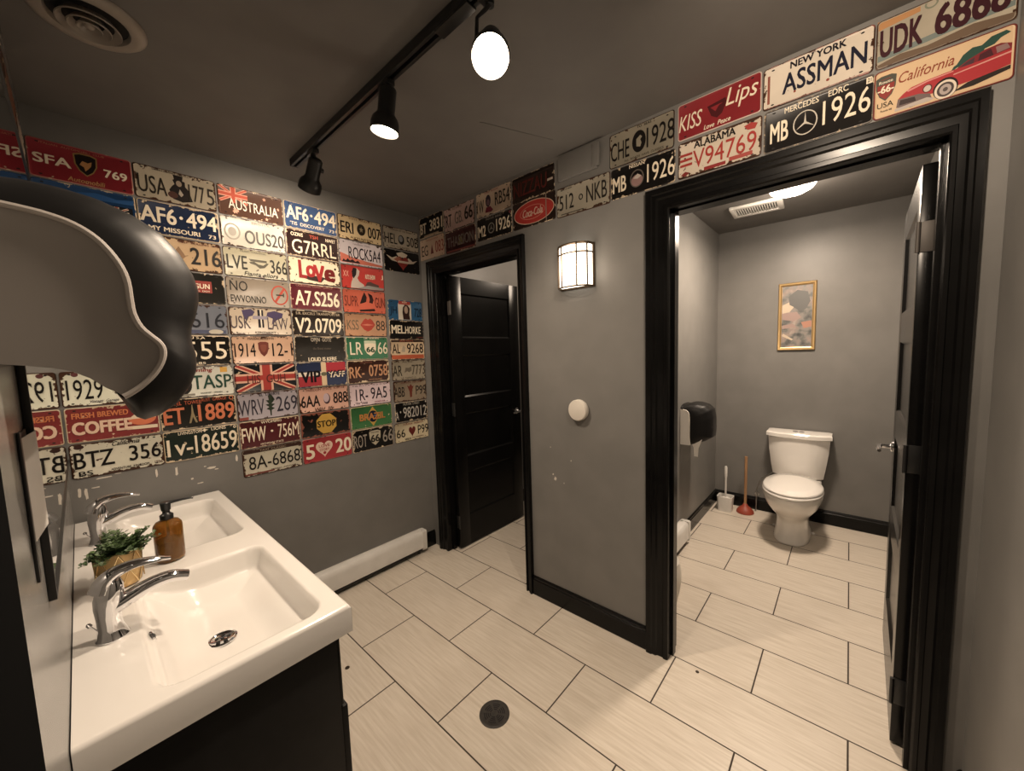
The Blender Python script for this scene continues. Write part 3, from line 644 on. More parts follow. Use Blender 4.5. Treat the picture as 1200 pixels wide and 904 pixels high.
def plate_mat(bg, chip, amt):
    key = 'plate_%s_%s_%.2f' % (bg, chip, amt)
    if key in MC: return MC[key]
    m = mat(key, bg, .33, spec=.25); t = NT(m); tc = t.n('ShaderNodeTexCoord'); oi = t.n('ShaderNodeObjectInfo')
    sx = t.n('ShaderNodeSeparateXYZ'); t.l(tc, sx, 0, 0)
    ex = t.math('MINIMUM', sx.outputs[0], t.math('SUBTRACT', 1.0, sx.outputs[0])); ey = t.math('MINIMUM', sx.outputs[1], t.math('SUBTRACT', 1.0, sx.outputs[1]))
    e = t.math('MINIMUM', t.math('MULTIPLY', ex, 2.0), ey)
    edge = t.n('ShaderNodeMapRange'); edge.inputs[1].default_value = 0; edge.inputs[2].default_value = .13; edge.inputs[3].default_value = .17*amt*2; edge.inputs[4].default_value = 0; t.t.links.new(e, edge.inputs[0])
    off = t.n('ShaderNodeVectorMath'); off.operation = 'ADD'; t.l(tc, off, 3, 0)
    cb = t.n('ShaderNodeCombineXYZ'); t.t.links.new(t.math('MULTIPLY', oi.outputs['Random'], 53.0), cb.inputs[0]); t.t.links.new(t.math('MULTIPLY', oi.outputs['Random'], 19.0), cb.inputs[1]); t.l(cb, off, 0, 1)
    nz = t.n('ShaderNodeTexNoise'); nz.inputs['Scale'].default_value = 34; nz.inputs['Detail'].default_value = 5; nz.inputs['Roughness'].default_value = .62; t.l(off, nz)
    v = t.math('ADD', nz.outputs[0], edge.outputs[0])
    r = t.n('ShaderNodeMapRange'); r.inputs[1].default_value = .72-.10*amt; r.inputs[2].default_value = .745-.10*amt; t.t.links.new(v, r.inputs[0])
    n2 = t.n('ShaderNodeTexNoise'); n2.inputs['Scale'].default_value = 9; n2.inputs['Detail'].default_value = 3; t.l(off, n2)
    r2 = t.n('ShaderNodeMapRange'); r2.inputs[1].default_value = .4; r2.inputs[2].default_value = .75; r2.inputs[4].default_value = .35; t.l(n2, r2)
    b2 = tuple(x*.62 for x in worn(bg)[:3]) + (1,)
    c = t.mix(r2.outputs[0], worn(bg), b2); c = t.mix(r.outputs[0], c, lin(chip)); t.t.links.new(c, t.b.inputs['Base Color'])
    return m
def worn(c):
    a = lin(c); g = .3*a[0] + .55*a[1] + .15*a[2]; return tuple((x + (g-x)*.16)*.92 for x in a[:3]) + (1,)
def paint(c): return mat('paint_' + c.lstrip('#'), worn(c)[:3], .45, spec=.15)
AX = {'B': (Vector((1,0,0)), Vector((0,0,1)), Vector((0,-1,0))), 'C': (Vector((0,-1,0)), Vector((0,0,1)), Vector((-1,0,0))), 'A': (Vector((0,1,0)), Vector((0,0,1)), Vector((1,0,0)))}
GR = {'B': 'number plates covering the back wall', 'C': 'number plates above the stall doors', 'A': 'number plates above the mirror'}
DK, LT = '#3a2418', '#b9a68c'
def T(*a, **k): return ('T', a, k)
def K(*a, **k): return ('K', a, k)      # small caption lettering
def E(*a, **k): return ('E', a, k)      # emblem polygon: points in plate fractions
def ell(cx, cy, rx, ry, n=28, a0=0, a1=2*PI): return [(cx + rx*math.cos(a0+(a1-a0)*k/n), cy + ry*math.sin(a0+(a1-a0)*k/n)) for k in range(n if a1-a0 > 6.2 else n+1)]
def box4(x0, x1, y0, y1): return [(x0,y0),(x1,y0),(x1,y1),(x0,y1)]
def heart(cx, cy, rx, ry): return [(cx + rx*(16*math.sin(t)**3)/16, cy + ry*(13*math.cos(t)-5*math.cos(2*t)-2*math.cos(3*t)-math.cos(4*t))/15) for t in [2*PI*k/32 for k in range(32)]]
def shield(cx, cy, rx, ry): return [(cx-rx,cy+ry*.85),(cx-rx*.5,cy+ry),(cx+rx*.5,cy+ry),(cx+rx,cy+ry*.85),(cx+rx*.95,cy),(cx+rx*.6,cy-ry*.6),(cx,cy-ry),(cx-rx*.6,cy-ry*.6),(cx-rx*.95,cy)]
def star(cx, cy, rx, ry, n=5, q=.42, rot=PI/2): return [(cx + rx*(1 if k % 2 == 0 else q)*math.cos(rot+PI*k/n), cy + ry*(1 if k % 2 == 0 else q)*math.sin(rot+PI*k/n)) for k in range(2*n)]
def band(p, q, hw): # thick line, plate is twice as wide as high
    dx, dy = (q[0]-p[0])*2, q[1]-p[1]; L = math.hypot(dx, dy); nx, ny = -dy/L*hw/2, dx/L*hw
    return [(p[0]+nx,p[1]+ny),(q[0]+nx,q[1]+ny),(q[0]-nx,q[1]-ny),(p[0]-nx,p[1]-ny)]
def ringp(cx, cy, rx, ry, th, n=28):
    return ell(cx, cy, rx, ry, n) , ell(cx, cy, rx-th/2, ry-th, n)
def plate(wall, u, zt, bg, label, items, wd=.304, ht=.153, rim=None, chip=None, amt=.5, hole=True):
    Xa, Ya, Za = AX[wall]; rr = random.Random(label)
    if wall == 'B': c = Vector((u + wd/2, -.0006, zt - ht/2))
    elif wall == 'C': c = Vector((W - .0006, u - wd/2, zt - ht/2))
    else: c = Vector((.0006, u + wd/2, zt - ht/2))
    lum = sum(lin(bg)[:3])/3; chip = chip or (LT if lum < .12 else DK)
    w2, h2 = wd/2 - .0012, ht/2 - .0012
    b = MB(); rad = .011
    outs = [(0, .0), (0, .0016), (.0012, .0028), (.0036, .0028), (.0052, .0016)]
    rings = [[(x, y, z) for x, y in rrect(-w2+d, w2-d, -h2+d, h2-d, rad-d*.6)] for d, z in outs]
    n = len(rings[0]); b.loft(rings[:4], True, False, mi=1); b.loft(rings[3:], False, True, mi=0)
    if hole:
        for sx in (-1, 1):
            for sy in (-1, 1): b.add([(sx*w2*.80 + x, sy*(h2-.013) + y, .00175) for x, y in sellipse(0, 0, .0052, .0028, 10)], [tuple(range(10))], 2)
    o = b.build('number_plate', [plate_mat(bg, chip, amt), plate_mat(rim or bg, chip, min(1, amt*1.5)), m_hole], None, 50)
    a = rr.uniform(-.006, .006)
    R = Matrix((Xa, Ya, Za)).transposed() @ Matrix.Rotation(a, 3, 'Z')
    Mx = R.to_4x4(); Mx.translation = c; o.matrix_world = Mx
    tag(o, label, 'number plate', GR[wall])
    parts = {}
    def P(name, new=False):
        key = (name, len(parts)) if new else (name, -1)
        if key not in parts: parts[key] = [MB(), []]
        return parts[key]
    def mi(p, col):
        if col not in p[1]: p[1].append(col)
        return p[1].index(col)
    zl = .0018
    for kind, ar, kw in items:
        if kind in 'TK':
            body, cx, cy, tw, th, col = ar; p = P('characters' if kind == 'T' else 'caption', True)
            vs, fs = text_geo(body, kw.get('b', .012), kw.get('sh', 0), kind == 'T')
            if not vs: continue
            x0 = min(v.x for v in vs); x1 = max(v.x for v in vs); y0 = min(v.y for v in vs); y1 = max(v.y for v in vs)
            up_ = kw.get('rise', 0); zt_ = .0034 if kind == 'T' else .0031; ze = .01 if kind == 'T' else 0
            out = []
            for v in vs:
                fx = (v.x-x0)/(x1-x0) - .5; fy = (v.y-y0)/(y1-y0) - .5
                out.append(((cx-.5+fx*tw)*wd, (cy-.5+fy*th + up_*fx)*ht, (.0020 if (kind == 'T' and v.z < 0) else zt_ + max(0, v.z - ze)*.8)))
            p[0].add(out, fs, mi(p, col))
        else:
            pts, col = ar[:2]; p = P(kw.get('part', 'emblem'), 'part' in kw); zl += .00004
            if isinstance(pts, tuple) and len(pts) == 2 and isinstance(pts[0], list):
                A, Bq = pts; n = len(A)
                p[0].add([((x-.5)*wd, (y-.5)*ht, zl) for x, y in A+Bq], [(k, (k+1) % n, n+(k+1) % n, n+k) for k in range(n)], mi(p, col))
            else:
                bm = bmesh.new(); f = bm.faces.new([bm.verts.new(((x-.5)*wd, (y-.5)*ht, zl)) for x, y in pts]); bmesh.ops.triangulate(bm, faces=[f]); p[0].addbm(bm, mi(p, col))
    for (name, _), (mb_, cols) in parts.items(): mb_.build(name, [paint(x) for x in cols], o)
    return o
def jack(x0, x1, y0, y1, red, white):
    L = []; wx, wy = x1-x0, y1-y0; f = lambda x, y: (x0+wx*x, y0+wy*y)
    def bd(p, q, hw, c): L.append(E(band(f(*p), f(*q), hw*wy), c))
    for p, q in (((.03,.03),(.97,.97)),((.03,.97),(.97,.03))): bd(p, q, .085, white); bd(p, q, .040, red)
    L.append(E(box4(*[x0+wx*v for v in (.40,.60)], y0, y1), white)); L.append(E(box4(x0, x1, *[y0+wy*v for v in (.34,.66)]), white))
    L.append(E(box4(*[x0+wx*v for v in (.435,.565)], y0, y1), red)); L.append(E(box4(x0, x1, *[y0+wy*v for v in (.41,.59)]), red))
    return L
BX = lambda c: .614 + c*.308
BZ = lambda r: 2.434 - r*.156
BK, CR, WH = '#1a1614', '#e2d3b8', '#ddd6c8'
# --- column by the mirror
plate('B', .004, BZ(0), '#8e1a26', 'red plate lettered SFA 769 around a dark shield, top left corner', [T('SFA',.22,.50,.34,.24,CR,b=.02), T('769',.82,.46,.24,.22,CR,b=.02), E(shield(.53,.56,.115,.30),'#8a6a34'), E(shield(.53,.56,.100,.265),'#1c1512'), E([(.47,.55),(.50,.66),(.55,.63),(.59,.68),(.58,.56),(.55,.47),(.52,.40),(.51,.50)],'#a8743a'), K('ITALIAN  AUTOMOBILI  CLUB',.42,.90,.6,.05,'#b06a50'), K('Automobili',.52,.12,.36,.12,'#c08a50',sh=.2)], wd=.300, rim='#b06a60', amt=.2)
plate('B', .004, BZ(1), '#15406e', 'deep blue plate with a small striped flag, half behind the large dispenser', [E(box4(.30,.96,.0,.62),'#14161c'), *jack(.66,.92,.28,.60,'#a05040','#cfc4b0'), K('AUTO',.42,.66,.20,.07,CR), E([(.02,.78),(.2,.86),(.4,.80),(.6,.88),(.8,.80),(.98,.86),(.98,.72),(.02,.66)],'#1d4f86')], wd=.300, amt=.4)
plate('B', .010, BZ(6)-.001, '#cfcfba', 'white plate lettered 1929 below the large dispenser, next to the mirror', [T('1929',.235,.48,.36,.56,BK,b=.0), E(ell(.62,.5,.08,.26),'#2a2624'), T('SPL',.84,.48,.22,.5,BK,b=0), K('Vintage  Garage',.42,.12,.3,.10,'#4a4550',sh=.3), E(ell(.15,.90,.035,.06),'#5a3030')], wd=.294, amt=.75)
plate('B', .010, BZ(7), '#7c2424', 'dark red COFFEE plate with a cup, next to the mirror', [K('FRESH BREWED',.36,.76,.58,.16,'#c8703c',b=.03), T('COFFEE',.37,.40,.62,.36,'#d9b79c',b=.05), E(ell(.80,.52,.16,.20,20,PI,2*PI),'#cc6a40'), E([(.64,.52),(.72,.66),(.86,.72),(.96,.58),(.96,.52)],'#d8c4a8'), E(band((.62,.26),(.97,.24),.05),'#d8c4a8')], wd=.294, rim='#cbb9a4', amt=.5)
plate('B', .010, BZ(8), '#cdc8b4', 'white plate lettered BTZ 356, lowest of the column by the mirror', [T('BTZ',.24,.52,.40,.46,BK,b=.01), T('356',.78,.52,.36,.46,BK,b=.01), K('California',.58,.88,.30,.13,BK,sh=.35), K('BS',.14,.14,.14,.14,BK), K('ADVENTURE  KINGDOM',.60,.13,.42,.07,BK), K('1936',.92,.13,.09,.09,'#5a3a30'), E(ell(.10,.90,.05,.06),'#3a2420')], wd=.298, amt=.75)
# --- second column
plate('B', BX(-1), BZ(0), '#a89c86', 'grey USA 1775 plate with a dark seated figure, top row', [T('USA',.21,.45,.33,.52,'#2c2620',b=0), T('177',.74,.45,.20,.52,'#2c2620',b=0), T('5',.92,.45,.10,.52,'#2c2620',b=0), E([(.46,.90),(.58,.90),(.57,.76),(.60,.74),(.60,.60),(.64,.50),(.68,.18),(.55,.10),(.44,.16),(.40,.42),(.44,.55),(.47,.62),(.45,.74),(.47,.77)],'#211c1a'), E(ell(.525,.66,.035,.09),'#8f7f6c'), E([(.53,.50),(.57,.34),(.54,.26),(.51,.34)],'#9a8f80'), E(ell(.44,.28,.06,.10),'#4a2e26'), K('LIBERTY  AND  JUSTICE',.44,.92,.44,.06,'#4a4038')], amt=.65)
plate('B', BX(-1), BZ(1), '#1d2a46', 'navy AF6-494 plate, the larger one in the second column', [T('AF6',.24,.60,.42,.48,CR,b=.02), E(ell(.51,.62,.022,.05),CR), T('494',.77,.60,.40,.48,CR,b=.02), K('MY MISSOURI',.42,.19,.62,.14,CR,b=.02), K('73',.89,.17,.10,.12,CR)], rim='#8d8578', amt=.55)
plate('B', BX(-1), BZ(2), '#c0a078', 'cream plate ending in 216 beside the dispenser edge', [T('216',.78,.50,.40,.54,BK), E([(.40,.2),(.52,.45),(.44,.75),(.36,.5)],'#8c6a4a'), T('LS',.2,.5,.24,.54,BK), K('KEEP  ROLLING  ON',.7,.9,.5,.07,'#6a3a28')], rim='#8a5a40', amt=.75)
plate('B', BX(-1), BZ(3), '#1f1d19', 'black plate with a small red label, beside the dispenser edge', [E(box4(.46,.82,.36,.74),'#8c2a20'), K('RGUN',.66,.57,.26,.16,CR,b=.02), K('RED  DOT',.68,.41,.22,.05,CR)], amt=.3, rim='#3a352e')
plate('B', BX(-1), BZ(4), '#6f7480', 'steel blue plate lettered 616 beside the dispenser edge', [T('616',.72,.48,.46,.50,'#22242c',b=0), E(box4(.04,.96,.04,.16),'#4a4f68'), E(ell(.82,.10,.10,.08),'#b0a898'), T('V',.2,.48,.18,.5,'#22242c')], amt=.55)
plate('B', BX(-1), BZ(5), '#17130f', 'black plate lettered 555 in tall cream numerals', [T('555',.66,.50,.56,.58,CR,b=0), K('U S A',.56,.92,.2,.08,CR), K('5-85',.55,.09,.18,.07,CR)], rim='#3a2c24', amt=.45)
plate('B', BX(-1), BZ(6), '#c9c8bc', 'white TASP plate with green letters and a peach bird shape', [T('TASP',.70,.48,.54,.46,'#28473c',b=.01), K('Wyoming',.50,.86,.44,.16,'#8a2a24',sh=.2,b=.02), E(box4(.82,.92,.78,.95),'#c8962c'), E(ell(.30,.40,.13,.32),'#2a2624'), E(ell(.28,.40,.105,.25),'#c8684a'), E(box4(.12,.46,.05,.12),'#8a8478'), K('countr  music',.68,.12,.3,.06,'#4a5a50')], amt=.4)
plate('B', BX(-1), BZ(7), '#191510', 'black plate lettered ET and 1889 in orange with a tower', [T('ET',.17,.46,.26,.52,'#c66a40',b=.02), T('1889',.72,.48,.50,.56,'#c66a40',b=.02), E([(.395,.78),(.405,.78),(.415,.5),(.455,.18),(.43,.18),(.40,.38),(.37,.18),(.345,.18),(.385,.5)],'#8a7a58'), K('EIFFEL  TOWER',.32,.86,.42,.12,'#a8502e'), K('RUST  GARAGE',.70,.90,.34,.10,'#a8502e'), E(ringp(.94,.9,.03,.07,.02),'#c66a40')], amt=.5)
plate('B', BX(-1), BZ(8), '#1b2620', 'dark green plate lettered 1v-18659, lowest of the second column', [T('1v-',.20,.46,.32,.54,CR,b=.01), T('18659',.68,.48,.58,.60,CR,b=.01), K('LIVINGSTON',.34,.90,.30,.10,CR), K('LIONS',.72,.92,.20,.10,CR), E(star(.53,.91,.05,.07,4),CR), E(ringp(.95,.90,.02,.05,.02),CR)], rim='#7a7a68', amt=.55)
# --- third column
plate('B', BX(0), BZ(0), '#54382b', 'brown AUSTRALIA plate with a red and cream flag corner', [*jack(.02,.44,.45,.97,'#b8482e','#d89078'), T('AUSTRALIA',.53,.42,.76,.34,WH,b=-.005), E(star(.25,.20,.05,.11,7,.5),'#d89a80',part='star'), E(star(.70,.80,.03,.07),'#d89a80',part='star'), E(star(.72,.12,.03,.07),'#d89a80',part='star'), E(star(.92,.56,.025,.06),'#d89a80',part='star')], amt=.3)
plate('B', BX(0), BZ(1), '#b6b0a4', 'pale grey plate lettered OUS20 catching the spotlight glare', [T('OUS20',.66,.40,.62,.46,'#3a3632',b=.012), E(ringp(.17,.5,.12,.28,.05),'#8f8a80'), E(ell(.17,.5,.06,.15),'#9c968c'), K('BRISTOL',.62,.90,.3,.08,'#8a8278')], amt=.45)
plate('B', BX(0), BZ(2), '#9c967c', 'olive grey plate lettered LVE 366 with a scroll between', [T('LVE',.20,.50,.30,.46,'#2e2c26',b=.01), T('366',.85,.48,.28,.48,'#2e2c26',b=.01), E([(.38,.55),(.46,.58),(.52,.50),(.60,.48),(.66,.58),(.69,.56),(.62,.40),(.54,.36),(.48,.46),(.40,.50)],'#4a463a'), E(band((.40,.62),(.66,.62),.04),'#4a463a'), K('Fianta ellors',.56,.14,.54,.15,'#2e2c26',sh=.25), K('MUSIC  CARNIVAL',.46,.90,.40,.06,'#6a6452')], amt=.55)
plate('B', BX(0), BZ(3), '#85796a', 'tan no-smoking plate with a red circle sign', [T('NO',.19,.70,.26,.34,'#2b2722',b=-.004), T('EWVONNO',.33,.26,.54,.24,'#2b2722',b=-.006), E(ringp(.83,.48,.145,.36,.05),'#a83a28'), E(band((.75,.22),(.92,.76),.04),'#a83a28'), E(box4(.77,.90,.46,.51),'#3a332c'), E(box4(.885,.905,.42,.56),'#3a332c')], amt=.25)
plate('B', BX(0), BZ(4), '#b5a48e', 'pale plate lettered USK LAW under violet blotches and a striped cross', [T('USK',.17,.46,.30,.44,'#4a4048',b=.0), T('LAW',.76,.44,.34,.44,'#4a4048',b=.0), E([(.2,.88),(.34,.94),(.40,.84),(.36,.70),(.30,.66),(.26,.5),(.22,.66)],'#43385a'), E([(.60,.84),(.72,.90),(.86,.82),(.84,.66),(.74,.56),(.66,.40),(.68,.62),(.58,.70)],'#43385a'), E(box4(.44,.53,.28,.92),'#252026'), E(box4(.48,.50,.28,.92),'#d6cbb6'), E(box4(.36,.60,.58,.70),'#8a8290'), K('KENTUCKY',.55,.11,.34,.07,'#5a5248')], amt=.65)
plate('B', BX(0), BZ(5), '#c29a7c', 'peach plate lettered 1914 12-1 around a maroon crest', [T('1914',.20,.50,.32,.48,BK,b=.005), E(shield(.49,.52,.085,.27),'#6a3026'), E(shield(.49,.54,.05,.15),'#7c4030'), T('12-1',.80,.50,.34,.48,BK,b=.005), K('MASSACHUSETTS',.46,.90,.42,.08,'#4a3428')], amt=.5)
plate('B', BX(0), BZ(6), '#15171a', 'black plate with a red and cream British flag', [*jack(.0,1.0,.0,1.0,'#9e2f26','#cf9e84'), K('HIS  GUH',.5,.46,.62,.30,'#5a2622')], amt=.25, hole=False)
plate('B', BX(0), BZ(7), '#9a929a', 'lilac grey plate lettered WRV 269 with a dark sprig', [T('WRV',.22,.47,.40,.56,'#33303a',b=.0), T('269',.80,.50,.36,.56,'#33303a',b=.0), E([(.51,.10),(.53,.10),(.535,.3),(.59,.36),(.54,.42),(.60,.52),(.54,.54),(.60,.68),(.54,.68),(.56,.84),(.52,.92),(.49,.82),(.50,.68),(.45,.68),(.50,.54),(.44,.52),(.50,.42),(.45,.36),(.505,.3)],'#2c3528'), K('EL  LIBERTE',.52,.90,.34,.09,'#33303a'), E(box4(.02,.16,.03,.14),'#8a4038')], amt=.6)
plate('B', BX(0), BZ(8), '#4c161a', 'maroon plate lettered FWW 756M in cream', [T('FWW',.22,.50,.38,.52,CR,b=.012), E(ell(.51,.54,.02,.04),CR), T('756M',.79,.50,.36,.52,CR,b=.0), K('WYOMING',.51,.90,.34,.09,CR), K('MICHIGAN  STATE',.50,.11,.38,.07,CR)], rim='#8a5a52', amt=.45)
plate('B', BX(0), BZ(9), '#b9b29e', 'white plate lettered 8A-6868 hanging lowest of all', [E(box4(.02,.98,.84,.97),'#3a2620'), K('TAXI  CLASSIC',.50,.905,.44,.08,'#8a7a68'), T('8A-6868',.53,.48,.86,.48,'#201c1a',b=.008), E(box4(.03,.5,.05,.11),'#7a4038'), K('SPEED  DRIVER',.66,.12,.44,.05,'#5a4a40')], rim='#5a342a', amt=.7)
# --- fourth column
plate('B', BX(1), BZ(0), '#344f7a', 'blue AF6-494 plate, the smaller one right of AUSTRALIA', [T('AF6',.24,.60,.40,.50,CR,b=.02), E(ell(.50,.62,.022,.05),CR), T('494',.76,.60,.42,.50,CR,b=.02), K("'TIS  DISCOVERY",.42,.20,.64,.13,CR), K('73',.88,.18,.10,.12,CR)], rim='#9a8f80', amt=.5)
plate('B', BX(1), BZ(1), '#2c1a18', 'dark brown plate lettered G7RRL with coloured captions', [T('G7RRL',.52,.38,.84,.52,CR,b=-.004), K('OZRIS',.20,.82,.22,.13,CR), K('TSH',.51,.82,.16,.13,'#c05038'), K('NWET',.84,.80,.20,.13,CR)], rim='#6a4038', amt=.45)
plate('B', BX(1), BZ(2), '#cfc0a4', 'cream plate with the big red word LOVE', [T('L',.26,.55,.15,.68,'#8a1c1c',b=.07), T('o',.41,.50,.18,.46,'#9a2020',b=.06), T('V',.57,.44,.22,.68,'#9a2020',b=.06), T('e',.78,.42,.22,.50,'#6a1a1a',b=.06), E([(.20,.28),(.36,.16),(.60,.10),(.66,.24),(.86,.14),(.88,.22),(.60,.34),(.40,.34)],'#3a2c28'), E(ell(.14,.32,.012,.03),BK), E(ell(.90,.70,.02,.05),BK), E(ell(.62,.90,.014,.03),BK)], amt=.6)
plate('B', BX(1), BZ(3), '#591722', 'maroon plate lettered A7.S256 in cream', [T('A7.S256',.51,.46,.86,.58,CR,b=.018), K('CALIFORNIA  CLASSIC  GARAGE',.46,.92,.7,.06,'#9a6a60')], rim='#9a7068', amt=.35)
plate('B', BX(1), BZ(4), '#211812', 'black plate lettered V2.0709 in cream', [T('V2.0709',.50,.42,.90,.58,CR,b=.014), K('S.R. EXCELS TRANSPORTER',.50,.88,.86,.10,'#a89880')], rim='#3c2c24', amt=.35)
plate('B', BX(1), BZ(5), '#211e1a', 'black plate with small pale lines of writing top and bottom', [K('OPEN  GOTE',.51,.87,.40,.15,'#a39888',b=.02), K('the finest motor',.52,.52,.36,.10,'#5a5248'), K('LOUD IS KERE',.52,.09,.56,.15,CR,b=.03)], rim='#4a443c', amt=.4)
plate('B', BX(1), BZ(6), '#26304e', 'blue and red VIP plate in four fields with a cream stripe', [E(box4(.03,.49,.04,.44),'#9c2630'), E(box4(.03,.49,.44,.60),'#cfc2ae'), E(box4(.47,.57,.03,.97),'#cdb28c'), E(box4(.57,.97,.58,.97),'#a82834'), T('VIP',.26,.42,.38,.46,'#17141a',b=.03), K('YAFF',.78,.46,.34,.24,CR,b=.03), K('YAFF',.77,.52,.34,.22,'#17141a',b=.02), E(ell(.52,.50,.06,.08),'#5f5f48')], amt=.4)
plate('B', BX(1), BZ(7), '#c29480', 'peach plate lettered 6AA 888 around a lilac ball', [T('6AA',.22,.46,.36,.46,BK,b=.01), T('888',.82,.50,.30,.46,BK,b=.01), E(ell(.54,.50,.07,.22),'#4a3438'), E(ell(.53,.54,.06,.18),'#b09aa2'), K('FREEDOM  STATE',.40,.90,.5,.09,'#6a3a30'), K('SOUTH ST',.82,.92,.26,.09,'#6a3a30'), K('Wild  life',.48,.11,.38,.13,'#4a3028',sh=.3)], rim='#7a4038', amt=.55)
plate('B', BX(1), BZ(8), '#12100e', 'black plate with a yellow STOP octagon', [E([(.5+.215*math.cos(PI/8+k*PI/4), .5+.43*math.sin(PI/8+k*PI/4)) for k in range(8)],'#b98f22'), T('STOP',.5,.5,.37,.26,'#2a2010',b=.02)], rim='#5a2c26', chip='#7a4a3c', amt=.85)
plate('B', BX(1), BZ(9), '#9a222a', 'red plate lettered 5 and 20 around a cream heart', [T('5',.14,.46,.17,.58,CR,b=.02), T('20',.82,.50,.34,.60,CR,b=.02), E(heart(.42,.52,.17,.34),'#d8b9a4'), K('LOVE',.42,.62,.22,.12,'#9a222a'), K('STORY',.42,.46,.20,.10,'#9a222a'), E(ell(.42,.32,.03,.06),'#9a222a')], rim='#b06058', amt=.25)
# --- fifth column
plate('B', BX(2), BZ(0), '#c4aa7c', 'cream plate lettered ERI 007 around a dark disc', [T('ERI',.20,.50,.28,.46,BK,b=.01), T('007',.82,.48,.30,.48,BK,b=.01), E(ell(.52,.52,.095,.24),'#2c241c'), E(star(.52,.52,.05,.13),'#8a7a5a'), K('STATE  PRODUCT',.52,.90,.54,.08,'#7a5a38'), K('AUCKLINGTON',.52,.12,.52,.10,'#3a2c1c')], rim='#6a5238', amt=.6)
plate('B', BX(2), BZ(1), '#bbb0b4', 'pale plate lettered ROCK5A4 over an orange skyline', [E([(.02,.06),(.98,.06),(.98,.14),(.60,.22),(.30,.30),(.02,.46)],'#b8604a'), E([(.05,.08),(.08,.20),(.13,.14),(.17,.24),(.22,.16),(.28,.22),(.34,.14),(.40,.20),(.46,.08)],'#2a2022'), T('ROCK5A4',.57,.50,.74,.50,'#2c282c',b=.0), K('Tennessee  Music',.50,.88,.40,.07,'#8a7f84')], amt=.35)
plate('B', BX(2), BZ(2), '#b02a22', 'bright red plate with a pale portrait silhouette and small car', [E([(.20,.04),(.52,.06),(.50,.22),(.40,.34),(.36,.48),(.40,.60),(.42,.78),(.36,.90),(.28,.86),(.24,.70),(.26,.46),(.22,.26)],'#b3a49a'), E([(.24,.72),(.28,.90),(.36,.88),(.34,.62),(.28,.44),(.25,.52)],'#2a2022'), E([(.54,.20),(.58,.34),(.66,.38),(.74,.32),(.86,.26),(.86,.16),(.54,.14)],'#55403c'), E([(.34,.04),(.98,.04),(.98,.14),(.60,.20)],'#8a8784'), K('AUTO SHOW',.66,.58,.24,.20,CR,b=.02), K('XX',.11,.62,.12,.24,'#d08a78'), K('J',.95,.62,.05,.2,CR)], rim='#6a1c18', amt=.3)
plate('B', BX(2), BZ(3), '#bc5236', 'orange red plate lettered SUPR GUN around dark shapes', [T('SUPR',.19,.50,.30,.44,'#6a2a1e',b=.0), T('GUN',.86,.50,.24,.46,'#6a2a1e',b=.0), E([(.38,.40),(.44,.70),(.50,.92),(.55,.70),(.53,.50),(.46,.44)],'#2c1c1a'), E([(.58,.90),(.62,.62),(.60,.48),(.68,.44),(.71,.60),(.68,.80),(.66,.62)],'#3a2220'), E([(.36,.14),(.72,.22),(.74,.12),(.38,.06)],'#33201c')], amt=.4)
plate('B', BX(2), BZ(4), '#ad7f5c', 'tan plate lettered KSS 88 around red lips', [T('KSS',.19,.50,.26,.42,'#6e5e4a',b=-.004), T('88',.84,.50,.22,.44,'#4a4036',b=.0), E([(.36,.50),(.44,.72),(.49,.80),(.54,.74),(.60,.80),(.66,.70),(.71,.52),(.62,.30),(.53,.22),(.44,.30)],'#a83a2a'), E([(.38,.51),(.53,.56),(.69,.52),(.53,.47)],'#c86a54')], rim='#8a5a40', amt=.5)
plate('B', BX(2), BZ(5), '#2f6b4a', 'green plate lettered LR 66 around a cream badge', [T('LR',.23,.50,.28,.54,CR,b=0), T('66',.86,.50,.24,.54,CR,b=0), E(rrect(.42,.70,.66,.84,.02),'#b9c2a4'), E(shield(.56,.44,.14,.28),CR), K('66',.56,.44,.20,.24,'#2a4a36',b=.03), K('US  SOUTH',.6,.93,.36,.06,CR)], rim='#9fb096', amt=.4)
plate('B', BX(2), BZ(6), '#371e17', 'dark brown plate lettered RK-0758 in peach', [T('RK-',.21,.48,.34,.48,'#bf8a62',b=.01), T('0758',.72,.52,.46,.52,'#bf8a62',b=.01), K('ILLINOIS',.44,.90,.28,.09,'#7a4a38'), K('MOTORWAY',.64,.12,.32,.08,'#a87858')], rim='#6a3a2a', amt=.55)
plate('B', BX(2), BZ(7), '#c9b2b8', 'pinkish white plate lettered 1R-9A5', [T('1R-',.29,.50,.28,.50,'#2a262e',b=0), T('9A5',.70,.52,.40,.52,'#2a262e',b=0), K('W  H  I  T  E    M  O  O  N',.50,.90,.72,.06,'#4a3a48'), K('TM 1008',.27,.13,.28,.09,'#3a3038'), K('FOREVER',.72,.12,.26,.07,'#8a3a5a')], rim='#9a8088', amt=.5)
plate('B', BX(2), BZ(8), '#2f6536', 'green plate with the yellow diamond and blue globe of Brazil', [E([(.52,.94),(.68,.5),(.52,.06),(.36,.5)],'#b8902c'), T('BRAZIL',.51,.50,.62,.30,'#b8742a',b=.03), E(ell(.52,.50,.115,.26),'#182234'), E(band((.42,.44),(.61,.54),.035),'#4a5a78')], rim='#a8a060', amt=.35)
plate('B', BX(2), BZ(9), '#131110', 'black plate lettered ROT 66 with a pale highway badge', [T('ROT',.19,.48,.30,.56,'#9a9084',b=-.004), T('66',.86,.52,.26,.56,'#9a9084',b=-.004), E(shield(.54,.52,.14,.34),'#b5ab92'), K('66',.54,.50,.22,.34,'#2a2620',b=.03), K('HISTORIC',.54,.78,.2,.07,'#2a2620')], rim='#3a2a26', amt=.55)
